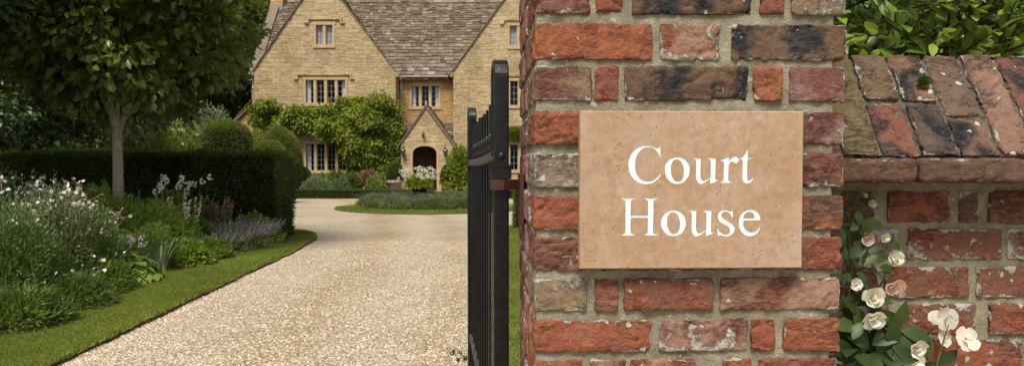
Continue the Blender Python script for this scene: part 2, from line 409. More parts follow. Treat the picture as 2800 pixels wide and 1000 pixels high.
TWIG = plain("twig_brown", (.07, .05, .03), .9, var=.3, spec=.2)
STEMG = plain("green_stem", (.07, .10, .03), .7, var=.3, spec=.3)
STEMT = plain("straw_stem", (.24, .21, .13), .8, var=.3, spec=.2)
TERRA = plain("terracotta", (.60, .44, .34), .85, var=.2, nscale=8, bump=.005, spec=.2)
WOODD = plain("brown_oak", (.24, .12, .05), .6, var=.3, nscale=6)
LEAD = plain("lead_grey", (.22, .23, .235), .6, var=.15)
CREAMP = plain("cream_painted_iron", (.42, .39, .32), .6, var=.1)
CURTAIN = plain("grey_curtain", (.62, .64, .64), .9, var=.12, nscale=5)
SKYTONE = plain("reflected_sky_tone", (.34, .36, .41), .8, var=.08)  # colour of the sky reflected in the attic panes, painted on panels
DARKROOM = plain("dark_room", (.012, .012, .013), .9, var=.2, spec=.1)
def glassmat():
    m, t, p, o = newmat("window_glass"); g = NG(t)
    tr = g.n('BsdfTransparent'); gl = g.n('BsdfGlossy'); gl.inputs['Roughness'].default_value = .08
    ly = g.n('LayerWeight'); ly.inputs[0].default_value = .25
    f = g.math('ADD', g.math('MULTIPLY', ly.outputs[0], .12), .012)
    ms = g.n('MixShader'); g.put(ms.inputs[0], f); t.links.new(tr.outputs[0], ms.inputs[1]); t.links.new(gl.outputs[0], ms.inputs[2]); t.links.new(ms.outputs[0], o.inputs[0])
    return m
GLASS = glassmat()
LWHITE = plain("white_letter_paint", (.84, .84, .83), .5, var=.04, nscale=200)
def petals(name, a, b): return leafmat(name, [a, b], trans=.4, rough=.7, spec=.2)
PWHITE = petals("white_petal", (.76, .73, .66), (.88, .85, .79))
PCREAM = petals("cream_petal", (.80, .75, .63), (.88, .84, .74))
PPINK = petals("blush_petal", (.74, .52, .45), (.86, .70, .62))
PBLUE = petals("lilac_petal", (.24, .21, .28), (.42, .38, .46))
PLAV = petals('lavender_petal', (.12, .13, .13), (.24, .24, .25))
PMAUVE = petals("mauve_petal", (.38, .32, .38), (.60, .54, .56))
PSALM = petals("salmon_petal", (.36, .20, .14), (.55, .34, .26))
PORNG = petals("orange_petal", (.6, .22, .08), (.7, .4, .2))
LTREE = leafmat("lime_tree_leaf", [(.026, .048, .013), (.042, .072, .017), (.068, .105, .022), (.13, .16, .035)], .35, .36, 2., .6)
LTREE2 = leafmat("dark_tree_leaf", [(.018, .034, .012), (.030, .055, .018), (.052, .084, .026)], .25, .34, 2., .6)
LDARK = leafmat("evergreen_leaf", [(.010, .018, .007), (.018, .030, .010), (.03, .045, .013)], .2, .6, .3)
LOLIVE = leafmat("olive_tree_leaf", [(.04, .055, .010), (.07, .09, .018), (.115, .13, .028)], .3, .6, .25)
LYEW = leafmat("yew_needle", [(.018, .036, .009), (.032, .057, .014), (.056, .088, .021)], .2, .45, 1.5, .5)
LYEWTOP = leafmat("yew_sunlit_new_growth", [(.024, .045, .009), (.042, .072, .014), (.065, .10, .02)], .3, .6, 1.5)  # new shoots, lightened so the sunlit hedge tops sit in the colour
LBOX = leafmat("box_leaf", [(.035, .060, .012), (.055, .085, .018), (.08, .11, .025)], .25, .55, 1.)
LGOLD = leafmat("golden_leaf", [(.055, .085, .015), (.09, .13, .025), (.14, .18, .045)], .3, .55, 1.)
LVINE = leafmat("wisteria_leaf", [(.034, .06, .010), (.075, .12, .016), (.13, .18, .024), (.22, .26, .045)], .35, .5, .8)
LMID = leafmat("perennial_leaf", [(.035, .065, .014), (.055, .095, .02), (.09, .135, .03)], .3, .55, 2.)
LFRESH = leafmat("fresh_green_leaf", [(.06, .105, .018), (.09, .15, .024), (.13, .19, .035)], .35, .5, 2.)
LFEATH = leafmat("feathery_green_leaf", [(.045, .085, .014), (.07, .12, .02), (.11, .15, .03)], .35, .6, 2.)
LGREY = leafmat("silver_leaf", [(.10, .15, .06), (.16, .22, .10), (.26, .31, .18)], .2, .7, 2.)
LRED = leafmat("bronze_leaf", [(.06, .022, .016), (.11, .04, .028), (.17, .08, .05)], .3, .6, 2.)
LMAPLE = leafmat("maple_leaf", [(.14, .06, .045), (.20, .095, .07), (.22, .15, .08)], .3, .6, 2.)
LLAV = leafmat("lavender_leaf", [(.07, .10, .045), (.10, .135, .06), (.14, .17, .08)], .25, .6, 1.5)
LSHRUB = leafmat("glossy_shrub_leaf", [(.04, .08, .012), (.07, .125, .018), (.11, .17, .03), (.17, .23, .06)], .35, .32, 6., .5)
LROSE = leafmat("rose_leaf", [(.012, .026, .008), (.022, .042, .011), (.055, .085, .02)], .3, .45, 8.)
CORE = plain("hedge_twigs", (.012, .014, .007), .95, var=.3, nscale=8, spec=.05)
# ------------------------------------------------------------------ ground
def sheet(name, x0, x1, y0, y1, z, mat):
    mb = MB(); mb.add([(x0, y0, z), (x1, y0, z), (x1, y1, z), (x0, y1, z)], [(0, 1, 2, 3)])
    return tag(mb.build(name, mat), kind='structure')
sheet('ground', -300, 300, -100, 500, -.03, MEADOW)
sheet('gravel_drive', -40, 30, -6, 32.0, 0, GRAVEL)
def dens(poly, step, amp, seed):
    out = []
    for i in range(len(poly)):
        a = np.array(poly[i], float); b = np.array(poly[(i+1) % len(poly)], float)
        n = max(1, int(np.linalg.norm(b-a)/step))
        for k in range(n):
            q = a+(b-a)*k/n; d = (b-a)/np.linalg.norm(b-a); nn = np.array([-d[1], d[0]])
            s = (fbm([[q[0]*5, q[1]*5, 0]], seed, 3)[0]-.5)*2*amp
            out.append(tuple(q+nn*s))
    return out
def slab(name, poly, z0, z1, mtop, mside, step=.10, amp=.045, seed=1):
    z1 = min(z1, .034)
    P = dens(poly, step, amp, seed); n = len(P)
    F = np.array(tessellate_polygon([[Vector((p[0], p[1], 0)) for p in P]]))
    mb = MB(); mb.add([(p[0], p[1], z1) for p in P], F, 0)
    mb.add([(p[0], p[1], z1) for p in P]+[(p[0], p[1], z0) for p in P], [(i, (i+1) % n, n+(i+1) % n, n+i) for i in range(n)], 1)
    return tag(mb.build(name, [mtop, mside]), kind='structure')
STRIP = [(-3.42, 0), (-3.42, 5.5), (-3.5, 7.4), (-3.57, 9.6), (-3.66, 12.5), (-3.86, 14.4), (-4.12, 15.3), (-4.5, 15.9), (-5.1, 16.25), (-9, 16.3), (-9, 15.0), (-4.75, 15.0),
         (-4.78, 13), (-4.70, 11), (-4.66, 9), (-4.64, 7.8), (-4.5, 6.3), (-4.4, 0)]
slab('lawn_strip', STRIP, 0, .045, LAWN, TURFEDGE)
slab('border_soil', [(-4.3, 0), (-4.5, 6.6), (-4.6, 9), (-4.62, 11), (-4.7, 13), (-4.7, 15.2), (-16, 15.2), (-16, 0)], 0, .03, SOIL, SOIL)

slab('side_lawn', [(-.13, 2.4), (-.13, 16.4), (.05, 17.1), (.6, 17.5), (14, 17.5), (14, 2.4)], 0, .045, LAWN, TURFEDGE, seed=5)
IC = (-2.6, 24.0)
slab('island_lawn', [(IC[0]+3.15*math.cos(a), IC[1]+3.1*math.sin(a)) for a in np.linspace(0, 2*math.pi, 48, endpoint=False)], 0, .06, LAWN, TURFEDGE, .3, .02, 9)
slab('front_border_soil', [(-16, 29.9), (-3.9, 29.9), (-3.9, 40.2), (-16, 40.2)], 0, .03, SOIL, SOIL)
slab('side_border_soil', [(-2.35, 29.9), (6, 29.9), (6, 40.2), (-2.35, 40.2)], 0, .03, SOIL, SOIL)
slab('stone_path', [(-3.9, 31.9), (-2.35, 31.9), (-2.35, 38.7), (-3.9, 38.7)], 0, .02, DRESS, DRESS)

def inpoly(P, poly):
    x, y = P[:, 0], P[:, 1]; r = np.zeros(len(P), bool); j = len(poly)-1
    for i in range(len(poly)):
        xi, yi = poly[i]; xj, yj = poly[j]
        c = ((yi > y) != (yj > y)) & (x < (xj-xi)*(y-yi)/(yj-yi+1e-12)+xi); r ^= c; j = i
    return r
BLADE = leafmat("grass_blade", [(.072, .105, .017), (.105, .142, .024), (.15, .18, .038)], .3, .6, 1.2)
gb = MB()
def blades(poly, box_, n, h, z):
    P = np.stack([rng.uniform(box_[0], box_[1], n), rng.uniform(box_[2], box_[3], n)], 1); P = P[inpoly(P, poly)]; m = len(P)
    D = np.stack([rng.normal(0, .35, m), rng.normal(0, .35, m), np.ones(m)], 1)
    leaves(gb, np.column_stack([P, np.full(m, z)]), D, h*rng.uniform(.5, 1.4, m), h*.28, curl=.5)
blades(STRIP, (-5, -3.3, 5, 10), 80000, .017, .033)
blades(STRIP, (-5, -3.3, 10, 16.3), 32000, .022, .033)
blades([(-.12, 5), (-.12, 17), (.7, 17), (.7, 5)], (-.2, .7, 5, 17), 26000, .026, .033)

blades([(IC[0]+3.1*math.cos(a), IC[1]+3.05*math.sin(a)) for a in np.linspace(0, 6.28, 40)], (-5.8, .6, 20.8, 23.6), 22000, .045, .033)
# longer tufts along the cut edges
for (ax, ay, bx, by, k) in ((-3.43, 5.3, -3.5, 7.4, 500), (-3.5, 7.4, -3.57, 9.6, 450), (-3.57, 9.6, -3.86, 14.4, 600), (-4.64, 6.2, -4.66, 9, 500), (-4.66, 9, -4.78, 13, 400)):
    t = rng.random(k); x = ax+(bx-ax)*t+rng.normal(0, .012, k); y = ay+(by-ay)*t
    leaves(gb, np.column_stack([x, y, np.full(k, .03)]), np.column_stack([rng.normal(.3, .5, k), rng.normal(0, .5, k), np.ones(k)]), rng.uniform(.03, .06, k), .007, curl=.5)
tag(gb.build('grass', BLADE), kind='stuff')
# loose pebbles lying on the nearer gravel
pb = MB(); n = 30000
PY = 5+9*rng.random(n)**1.5; PX = rng.uniform(-3.45, -.15, n); PX[:2500] = -3.42-(PY[:2500]-5)*.03+np.abs(rng.normal(0, .09, 2500))
s = rng.uniform(.005, .015, n)
base = np.array([(1, 0, 0), (-1, 0, 0), (0, 1, 0), (0, -1, 0), (0, 0, .8), (0, 0, -.6)], float)
fo = np.array([(0, 2, 4), (2, 1, 4), (1, 3, 4), (3, 0, 4), (2, 0, 5), (1, 2, 5), (3, 1, 5), (0, 3, 5)])
a = rng.random(n)*6.28; ca, sa = np.cos(a), np.sin(a)
bb = base[None]*rng.uniform(.6, 1.5, (n, 6, 1))
vx = bb[..., 0]*ca[:, None]-bb[..., 1]*sa[:, None]*.65; vy = bb[..., 0]*sa[:, None]+bb[..., 1]*ca[:, None]*.65
pv = np.stack([vx*s[:, None]+PX[:, None], vy*s[:, None]+PY[:, None], bb[..., 2]*s[:, None]*.7+.003], 2).reshape(-1, 3)
pb.add(pv, (fo[None]+(np.arange(n)*6)[:, None, None]).reshape(-1, 3))
m_, t_, p_, o_ = newmat("loose_stone"); g_ = NG(t_)
g_.put(p_.inputs['Base Color'], g_.ramp(g_.n('NewGeometry').outputs['Random Per Island'], (0, (.34, .24, .15)), (.35, (.55, .44, .31)), (.8, (.66, .55, .41)), (1., (.74, .66, .53))))
p_.inputs['Roughness'].default_value = .9
tag(pb.build('gravel', m_), kind='stuff')

# ------------------------------------------------------------------ house
HY = 40.0; RY = 41.2                                  # front plane of the wings, plane of the recessed bay
def px(x, y, Y=HY): q = at(x, y, Y); return (float(q[0]), float(q[2]))
house = empty('stone_house', (-4.8, 45, 0), 'honey coloured stone manor house with steep gables, slate roof and mullioned windows', 'house')
AX1, AX2, EX = -10.36, .65, 3.86                      # gable apexes and half width
L0, L1, Rr0, Rr1 = -14.06, -6.34, -3.2, 4.5; LM = -14.62    # LM: left end of the main range
EAVE, APEX, RIDGE = 6.42, 11.7, 11.35

def mould(mb, x0, x1, z, Y, drop):                     # hood mould with dropped ends
    box(mb, x0, x1, Y-.10, Y-.001, z-.05, z+.05); box(mb, x0+.02, x1-.02, Y-.06, Y-.0015, z-.09, z-.05)
    for a, b in ((x0, x0+.09), (x1-.09, x1)):
        box(mb, a, b, Y-.098, Y-.001, z-drop, z-.0505)
    box(mb, x0-.14, x0+.09, Y-.104, Y-.0012, z-drop-.07, z-drop); box(mb, x1-.09, x1+.14, Y-.104, Y-.0012, z-drop-.07, z-drop)
HOLES = {'left': [], 'bay': [], 'right': []}
WINS = []
def window(wall, xa, xb, ya, yb, n, Y, hood=None, curtains=(), sky_tone_panel=False, cols=2, rows=3):
    x0, z1 = px(xa, ya, Y); x1, z0 = px(xb, yb, Y)
    HOLES[wall].append([(x0, z0), (x1, z0), (x1, z1), (x0, z1)])
    WINS.append((x0, x1, z0, z1, n, Y, hood, curtains, sky_tone_panel, cols, rows))
window('left', 858, 915, 65, 125, 2, HY, (840, 935, 52, 10), sky_tone_panel=True, rows=3, cols=2)
window('left', 830, 950, 215, 284, 4, HY, (811, 962, 204, 10), curtains=(0, 3))
window('left', 831, 951, 390, 468, 4, HY, (815, 968, 381, 6), curtains=(0,), rows=4)
window('bay', 1120, 1205, 232, 293, 3, RY, None, curtains=(0, 2))
window('right', 1388, 1446, 67, 128, 2, HY, (1374, 1460, 55, 9), sky_tone_panel=True)
window('right', 1360, 1480, 218, 290, 4, HY, (1348, 1495, 207, 9))
window('right', 1360, 1480, 392, 466, 4, HY, (1346, 1496, 378, 9))

def gable(x0, x1, ax, e0, e1): return [(x0, -.05), (x1, -.05), (x1, e1), (ax, APEX), (x0, e0)]
mb = MB(); prism(mb, gable(L0, L1, AX1, 6.55, 6.28), HY, HY+.35, 0, HOLES['left'])
box(mb, L1-.35, L1-.001, HY+.351, RY-.001, -.05, 6.2); box(mb, L0, L0+.35, HY+.351, RY+8.4, -.05, 6.4)
mb.build('wall', GABLE, house)
mb = MB(); prism(mb, gable(Rr0, Rr1, AX2, 6.42, 6.42), HY, HY+.35, 0, HOLES['right'])
box(mb, Rr0+.001, Rr0+.35, HY+.351, RY-.001, -.05, 6.3); box(mb, Rr1-.35, Rr1, HY+.351, RY+8.4, -.05, 6.4)
mb.build('wall', GABLE, house)
mb = MB(); prism(mb, [(L1-.34, -.05), (Rr0+.34, -.05), (Rr0+.34, 6.35), (L1-.34, 6.35)], RY, RY+.35, 0, HOLES['bay'])
mb.build('wall', BAY, house)
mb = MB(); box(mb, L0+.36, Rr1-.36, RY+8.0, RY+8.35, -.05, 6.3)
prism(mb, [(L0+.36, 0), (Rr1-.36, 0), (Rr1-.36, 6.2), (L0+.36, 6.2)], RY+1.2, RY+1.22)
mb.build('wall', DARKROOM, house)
# end gable of the main range (left), raking up to the ridge
def yzprism(mb, poly, x0, x1, mat=0):
    n = len(poly); F = np.array(tessellate_polygon([[Vector((p[0], p[1], 0)) for p in poly]]))
    for x in (x0, x1): mb.add([(x, p[0], p[1]) for p in poly], F, mat)
    mb.add([(x0, p[0], p[1]) for p in poly]+[(x1, p[0], p[1]) for p in poly], [(i, (i+1) % n, n+(i+1) % n, n+i) for i in range(n)], mat)
SL = (RIDGE-EAVE)/4.3
mb = MB(); yzprism(mb, [(RY, -.05), (RY, 6.3), (RY+4.3, RIDGE+.05), (RY+8.6, 6.3), (RY+8.6, -.05)], LM, LM+.34); box(mb, LM+.341, L0-.001, RY, RY+.3, -.05, 6.3)
mb.build('wall', GABLE, house)
mb = MB()                                              # raised coping on that gable end
yzprism(mb, [(RY-.55, EAVE-.45), (RY+4.3, RIDGE+.32), (RY+8.9, EAVE-.2), (RY+8.9, EAVE-.45), (RY+4.3, RIDGE-.0), (RY-.4, EAVE-.65)], LM-.10, LM+.42)
mb.build('coping', SLATE, house)
# slates laid in diminishing courses
def slates(mb, o, a, s, length, slen, c0=.34, c1=.17, wmin=.22, wmax=.55, clip=None):
    o, a, s = (np.array(q, float) for q in (o, a, s)); a = unit(a); s = unit(s); nn = unit(np.cross(a, s))
    if nn[2] < 0: nn = -nn
    t = 0.
    while t < slen:
        h = c0+(c1-c0)*t/slen; x = -random.random()*.3
        while x < length:
            w_ = random.uniform(wmin, wmax)*(h/c0*.5+.5); e = random.uniform(-.045, .045)
            xa, xb = max(x, 0), min(x+w_, length)
            if xb > xa+.02 and (clip is None or clip((xa+xb)/2, t)):
                th = random.uniform(.022, .045); lift = .03+random.uniform(0, .02)
                A = o+a*(xa+.006)+s*(t-.06+e)+nn*lift; B = o+a*(xb-.006)+s*(t-.06+e+random.uniform(-.012, .012))+nn*(lift+random.uniform(-.01, .01))
                C = o+a*(xb-.006)+s*(t+h*1.02)+nn*.004; D = o+a*(xa+.006)+s*(t+h*1.02)+nn*.004
                v = [A, B, C, D, A+nn*th, B+nn*th, C+nn*th*.5, D+nn*th*.5]
                mb.add(v, [(0, 3, 2, 1), (4, 5, 6, 7), (0, 1, 5, 4), (1, 2, 6, 5), (2, 3, 7, 6), (3, 0, 4, 7)])
            x += w_
        t += h
mb = MB()
ms_ = math.hypot(4.3, RIDGE-EAVE)
slates(mb, (LM+.4, RY-.32, EAVE-.32*SL), (1, 0, 0), (0, 4.3, RIDGE-EAVE), Rr1-LM, ms_+.45)
pl = MB()                                              # roof deck under the slates
pl.add([(LM, RY-.2, EAVE-.25), (Rr1, RY-.2, EAVE-.25), (Rr1, RY+4.3, RIDGE-.03), (LM, RY+4.3, RIDGE-.03), (LM, RY+8.7, EAVE-.1), (Rr1, RY+8.7, EAVE-.1)], [(0, 1, 2, 3), (3, 2, 5, 4)])
for i in range(int((Rr1-LM)/.5)):
    x = LM+.3+i*.5; z = RIDGE+random.uniform(.0, .02)
    yzprism(mb, [(RY+4.08, z-.12), (RY+4.3, z+.13), (RY+4.52, z-.12), (RY+4.3, z-.03)], x, x+.49)
rf = mb.build('roof', SLATE, house); d = pl.build('roof_deck', DARKROOM, rf)
def wing_roof(x0, x1, ax, e):
    mb = MB(); k = (APEX-e)/(ax-x0); L = math.hypot(ax-x0, APEX-e)
    slates(mb, (x0-.22, HY-.06, e-.22*k), (0, 1, 0), (ax-x0, 0, APEX-e), 5.2, L+.25)
    slates(mb, (x1+.02, HY+.36, e-.26-.02*k), (0, 1, 0), (ax-x1, 0, APEX-e), 5.2, L+.25)
    for s_, xx, dz in ((-1, x0, 0), (1, x1, -.25)):
        mb.add([(xx, HY+.01, e-.06+dz), (ax, HY+.01, APEX-.04+dz), (ax, HY+5.2, APEX-.04+dz), (xx, HY+5.2, e-.06+dz)], [(0, 1, 2, 3)], 0)
    for i in range(11):
        y = HY-.05+i*.47
        prism(mb, [(ax-.2, APEX-.14), (ax, APEX+.14), (ax+.2, APEX-.14), (ax, APEX)], y, y+.46)
    r = mb.build('roof', [SLATE, DARKROOM], house)
    vb = MB()                                          # verge: thin stone edge slates along the rake
    for s_, xx in ((-1, x0-.2), (1, x1+.2)):
        n = 24
        for i in range(n):
            t0, t1 = i/n, (i+.97)/n; zz = e-.2*k
            xa, za = xx+(ax-xx)*t0, zz+(APEX-zz)*t0; xb, zb = xx+(ax-xx)*t1, zz+(APEX-zz)*t1
            j = random.uniform(-.012, .012)
            prism(vb, [(xa, za+.02+j), (xb, zb+.02+j), (xb, zb+.085+j), (xa, za+.085+j)], HY-.10-abs(j), HY-.003)
    vb.build('verge', SLATE, r)
wing_roof(L0, L1, AX1, 6.42); wing_roof(Rr0, Rr1, AX2, 6.42)
# kneeler stones at the feet of the gables
for x in (L0-.2, L1+.02, Rr0-.2):
    mb = MB(); prism(mb, [(x+.04, 6.08), (x+.16, 6.08), (x+.21, 6.17), (x+.21, 6.34), (x-.01, 6.34), (x-.01, 6.17)], HY-.08, HY+.3)
    mb.build('kneeler', GABLE, house)
# chimney
cx = -14.37
mb = MB(); box(mb, cx-.38, cx+.38, RY+3.75, RY+4.75, 9.5, 13.4); box(mb, cx-.46, cx+.46, RY+3.67, RY+4.83, 13.4, 13.6)
ch = mb.build('chimney', BAY, house)
mb = MB(); box(mb, cx-.40, cx+.40, RY+3.66, RY+3.745, 10.65, 11.0); mb.build('lead_flashing', LEAD, ch)

for (x0, x1, z0, z1, n, Y, hood, curtains, sky_tone_panel, cols, rows) in WINS:
    fr, gl, ba = MB(), MB(), MB(); j = .11; wd = (x1-x0-2*j); lw = (wd-(n-1)*.15)/n
    box(fr, x0+.0, x0+j, Y-.03, Y+.26, z0, z1); box(fr, x1-j, x1, Y-.03, Y+.26, z0, z1)
    box(fr, x0-.05, x1+.05, Y-.06, Y+.258, z0-.13, z0+.05); box(fr, x0-.06, x1+.06, Y-.035, Y+.256, z1-.07, z1+.10)
    W = MB(); cu = []; bl = MB()
    for i in range(n):
        a = x0+j+i*(lw+.15); b = a+lw
        if i: 
            prism(fr, [(a-.15, z0+.05), (a, z0+.05), (a, z1-.07), (a-.15, z1-.07)], Y+.001, Y+.24)
        W.add([(a-.01, Y+.17, z0), (b+.01, Y+.17, z0), (b+.01, Y+.17, z1), (a-.01, Y+.17, z1)], [(0, 1, 2, 3)])
        for k in range(1, cols): box(ba, a+lw*k/cols-.011, a+lw*k/cols+.011, Y+.145, Y+.165, z0+.05, z1-.07)
        for k in range(1, rows+1):
            z = z0+.05+(z1-z0-.12)*k/(rows+1); box(ba, a, b, Y+.148, Y+.163, z-.010, z+.010)
        for (q0, q1) in ((a, a+.03), (b-.03, b)): box(ba, q0, q1, Y+.14, Y+.168, z0+.051, z1-.071)
        if sky_tone_panel: box(bl, a, b, Y+.21, Y+.22, z0, z1)  # flat panel behind the pane, stands in for reflected sky
        if i in curtains:
            sdx = (a, a+lw*.55) if i == 0 else (b-lw*.55, b)
            m_ = 8; xs = np.linspace(sdx[0], sdx[1], m_)
            v = [(x, Y+.22+.02*(k % 2), z) for z in (z0, z1) for k, x in enumerate(xs)]
            cm = MB(); cm.add(v, [(k, k+1, m_+k+1, m_+k) for k in range(m_-1)]); cu.append(cm)
    wo_ = W.build('window', GLASS, house)
    fr.build('frame', DRESS, wo_); ba.build('glazing_bars', LEAD, wo_)
    if sky_tone_panel: bl.build('sky_tone_panel', SKYTONE, wo_)
    for cm in cu: cm.build('curtain', CURTAIN, wo_)
    if hood:
        hb = MB(); a, z = px(hood[0], hood[2], Y); b, _ = px(hood[1], hood[2], Y); mould(hb, a, b, z, Y, hood[3]*.02); hb.build('hood_mould', GABLE, wo_)
# dressed quoins at the wing corners and head band over the bay window
for x, s_ in ((L1, -1), (Rr0, 1), (L0, 1)):
    mb = MB()
    for z in np.arange(0, 6.0, .3):
        w_ = .42 if int(round(z/.3)) % 2 else .24
        box(mb, min(x, x+s_*w_), max(x, x+s_*w_), HY-.012, HY-.002, z+.008, z+.292)
    mb.build('quoins', GABLE, house)
# gutters and downpipes
def pipe(x, y, z0, z1, name='downpipe'):
    mb = MB(); tube(mb, [(x, y, z0), (x, y, z1-.35), (x+.02, y-.05, z1-.15), (x+.12, y-.12, z1)], .045, 8)
    for z in np.arange(z0+.6, z1-.5, 1.6): lathe(mb, (x, y, z), [(.045, -.05), (.062, -.05), (.062, .05), (.045, .05)], 8)
    return mb.build(name, CREAMP, house, smooth=True)
pipe(L1+.14, RY-.14, .1, 6.2); pipe(L0-.12, HY+.2, .1, 6.25)
mb = MB(); ang = np.linspace(math.pi, 2*math.pi, 7)
gx0, gx1 = L1+.15, Rr0-.05
v = [(x, RY-.42+.08*math.cos(a), 6.22+.08*math.sin(a)) for x in (gx0, gx1) for a in ang]
mb.add(v, [(i, i+1, 8+i, 7+i) for i in range(6)]); box(mb, gx0, gx1, RY-.505, RY-.495, 6.17, 6.235)
mb.build('gutter', CREAMP, house)

# porch
PY_ = 38.6
sc_ = lambda x, y: px(x, y, PY_)
ax, az = sc_(1165, 292); bx0, bz = sc_(1096, 390); bx1, _ = sc_(1237, 390)
hx0, spz = sc_(1128, 421); hx1, _ = sc_(1194, 421); hm, hz = sc_(1161, 399)
arch = [(hx0, 0.02), (hx1, .02)]+[(hm+(hx1-hm)*math.cos(t), spz+(hz-spz)*math.sin(t)**.8) for t in np.linspace(0, math.pi, 17)]
mb = MB(); prism(mb, [(bx0, -.05), (bx1, -.05), (bx1, bz), (ax, az-.06), (bx0, bz)], PY_, PY_+.3, 0, [arch])
box(mb, bx0, bx0+.25, PY_+.301, RY-.002, -.05, bz-.05); box(mb, bx1-.25, bx1, PY_+.301, RY-.002, -.05, bz-.05)
porch = mb.build('porch', GABLE, house)
mb = MB()                                              # moulded arch surround
pts = [(hx0-.0, .02)]+[(hm+(hx1-hm)*math.cos(t), spz+(hz-spz)*math.sin(t)**.8) for t in np.linspace(math.pi, 0, 17)]+[(hx1, .02)]
for i in range(len(pts)-1):
    (xa, za), (xb, zb) = pts[i], pts[i+1]; cxm, czm = hm, spz-.3
    def off(x, z, d):
        v = unit(np.array([x-cxm, max(z-czm, 0) if z > spz-.01 else 0.])); return (x+v[0]*d, z+v[1]*d)
    prism(mb, [(xa, za), (xb, zb), off(xb, zb, .13), off(xa, za, .13)], PY_-.035, PY_-.002)
mb.build('arch_moulding', DRESS, porch)
mb = MB(); kx = (az-bz)/(ax-bx0)
ex0, ex1, ez = bx0-.16, bx1+.16, bz-.16*kx
for (xa, xb) in ((ex0, ax), (ex1, ax)):
    slates(mb, (xa, PY_+.02, ez), (0, 1, 0), (xb-xa, 0, az+.05-ez), RY-PY_-.03, math.hypot(xb-xa, az+.05-ez), .2, .14, .2, .4)
    mb.add([(xa, PY_+.01, ez-.02), (xb, PY_+.01, az+.02), (xb, RY, az+.02), (xa, RY, ez-.02)], [(0, 1, 2, 3)])
for (xa, xb) in ((ex0, ax), (ex1, ax)):
    prism(mb, [(xa, ez-.04), (xb, az-.04), (xb, az+.10), (xa, ez+.09)], PY_-.09, PY_+.02)
mb.build('porch_roof', SLATE, porch)
mb = MB(); lathe(mb, (ax, PY_-.03, az+.02), [(.001, 0), (.07, 0), (.05, .08), (.07, .13), (.03, .17), (.055, .22), (.001, .3)], 10); mb.build('finial', DRESS, porch, smooth=True)
# lean-to roofs beside the porch
mb = MB(); zt = px(1100, 331, RY)[1]; ze = px(1100, 390, RY-1.2)[1]
for (xa, xb) in ((L1+.01, bx0-.02), (bx1+.02, Rr0-.01), (bx0-.02, bx1+.02)):
    if xb-xa > 1.5: 
        slates(mb, (xa, RY-.75, ze+.4), (1, 0, 0), (0, 1.2, zt-ze), xb-xa, .9, .2, .14, .2, .4); continue
    slates(mb, (xa, RY-1.25, ze-.03), (1, 0, 0), (0, 1.2, zt-ze), xb-xa, math.hypot(1.25, zt-ze), .2, .14, .2, .4)
    box(mb, xa, xb, RY-1.1, RY-.003, -.05, ze-.1, 1)
    mb.add([(xa, RY-1.2, ze-.04), (xb, RY-1.2, ze-.04), (xb, RY-.01, zt-.03), (xa, RY-.01, zt-.03)], [(0, 1, 2, 3)])
mb.build('lean_to_roof', [SLATE, GABLE], house)
# door in the porch
dx0, _ = px(1130, 500, RY-.3); dx1, dzt = px(1196, 402, RY-.3)
mb = MB(); box(mb, dx0, dx1, RY-.32, RY-.26, .05, dzt)
for i in range(1, 7): box(mb, dx0+(dx1-dx0)*i/7-.012, dx0+(dx1-dx0)*i/7+.012, RY-.335, RY-.32, .06, dzt-.01)
door = mb.build('door', WOODD, house)
gxm, gz = px(1172, 433, RY-.3); mb = MB(); box(mb, gxm-.13, gxm+.13, RY-.355, RY-.336, gz-.28, gz+.28); mb.build('door_window', plain('door_glass', (.10, .13, .17), .15), door)
mb = MB(); lathe(mb, (dx0+.18, RY-.37, 1.05), [(.001, -.03), (.03, -.02), (.03, .02), (.001, .03)], 8); mb.build('handle', IRON, door)
def lantern(x, z, Y, s=1.):
    mb = MB()
    tube(mb, [(x, Y, z+.26*s), (x, Y-.10*s, z+.30*s), (x, Y-.2*s, z+.24*s)], .014*s, 6)
    lathe(mb, (x, Y-.2*s, z), [(.001, -.2*s), (.03*s, -.18*s), (.06*s, -.13*s)], 6)
    lathe(mb, (x, Y-.2*s, z), [(.13*s, .10*s), (.11*s, .13*s), (.04*s, .2*s), (.02*s, .26*s), (.001, .27*s)], 6)
    for k in range(6):
        a = k*math.pi/3; tube(mb, [(x+.06*s*math.cos(a), Y-.2*s+.06*s*math.sin(a), z-.14*s), (x+.12*s*math.cos(a), Y-.2*s+.12*s*math.sin(a), z+.11*s)], .009*s, 4)
    l = mb.build('porch_lantern', IRON, house)
    mb = MB(); lathe(mb, (x, Y-.2*s, z), [(.001, -.13*s), (.05*s, -.13*s), (.105*s, .09*s), (.001, .09*s)], 6); mb.build('glass', plain('lantern_glass', (.12, .11, .09), .2), l)
q = sc_(1158, 370); lantern(q[0], q[1], PY_-.03, .75)
for x in (1104, 1219): q = sc_(x, 417); lantern(q[0], q[1], PY_-.02, 1.1)

# low side wing on the left of the house
ol = empty('side_wing', (L0-.8, 42, 0), 'low ochre stone side wing with a sloping slate roof against the house end wall', 'outbuilding')
p0 = px(634, 338, 41); p1 = px(699, 265, 41)
mb = MB(); prism(mb, [(p0[0], -.05), (L0-.012, -.05), (L0-.012, p1[1]-.1), (p0[0], p0[1]-.1)], 41, 44); mb.build('wall', BAY, ol)
mb = MB(); dxx, dzz = p1[0]-p0[0], p1[1]-p0[1]
slates(mb, (p0[0]-.1, 40.85, p0[1]-.12), (0, 1, 0), (dxx, 0, dzz), 3.3, math.hypot(dxx, dzz)*.98, .25, .2)
prism(mb, [(p0[0]-.1, p0[1]-.2), (L0-.014, p1[1]-.06), (L0-.014, p1[1]+.04), (p0[0]-.1, p0[1]-.08)], 40.84, 40.99)
mb.build('roof', SLATE, ol)
ob = empty('garden_store', (-16.8, 38, 0), 'small stone garden store with a grey slate roof behind the clipped hedge', 'outbuilding')
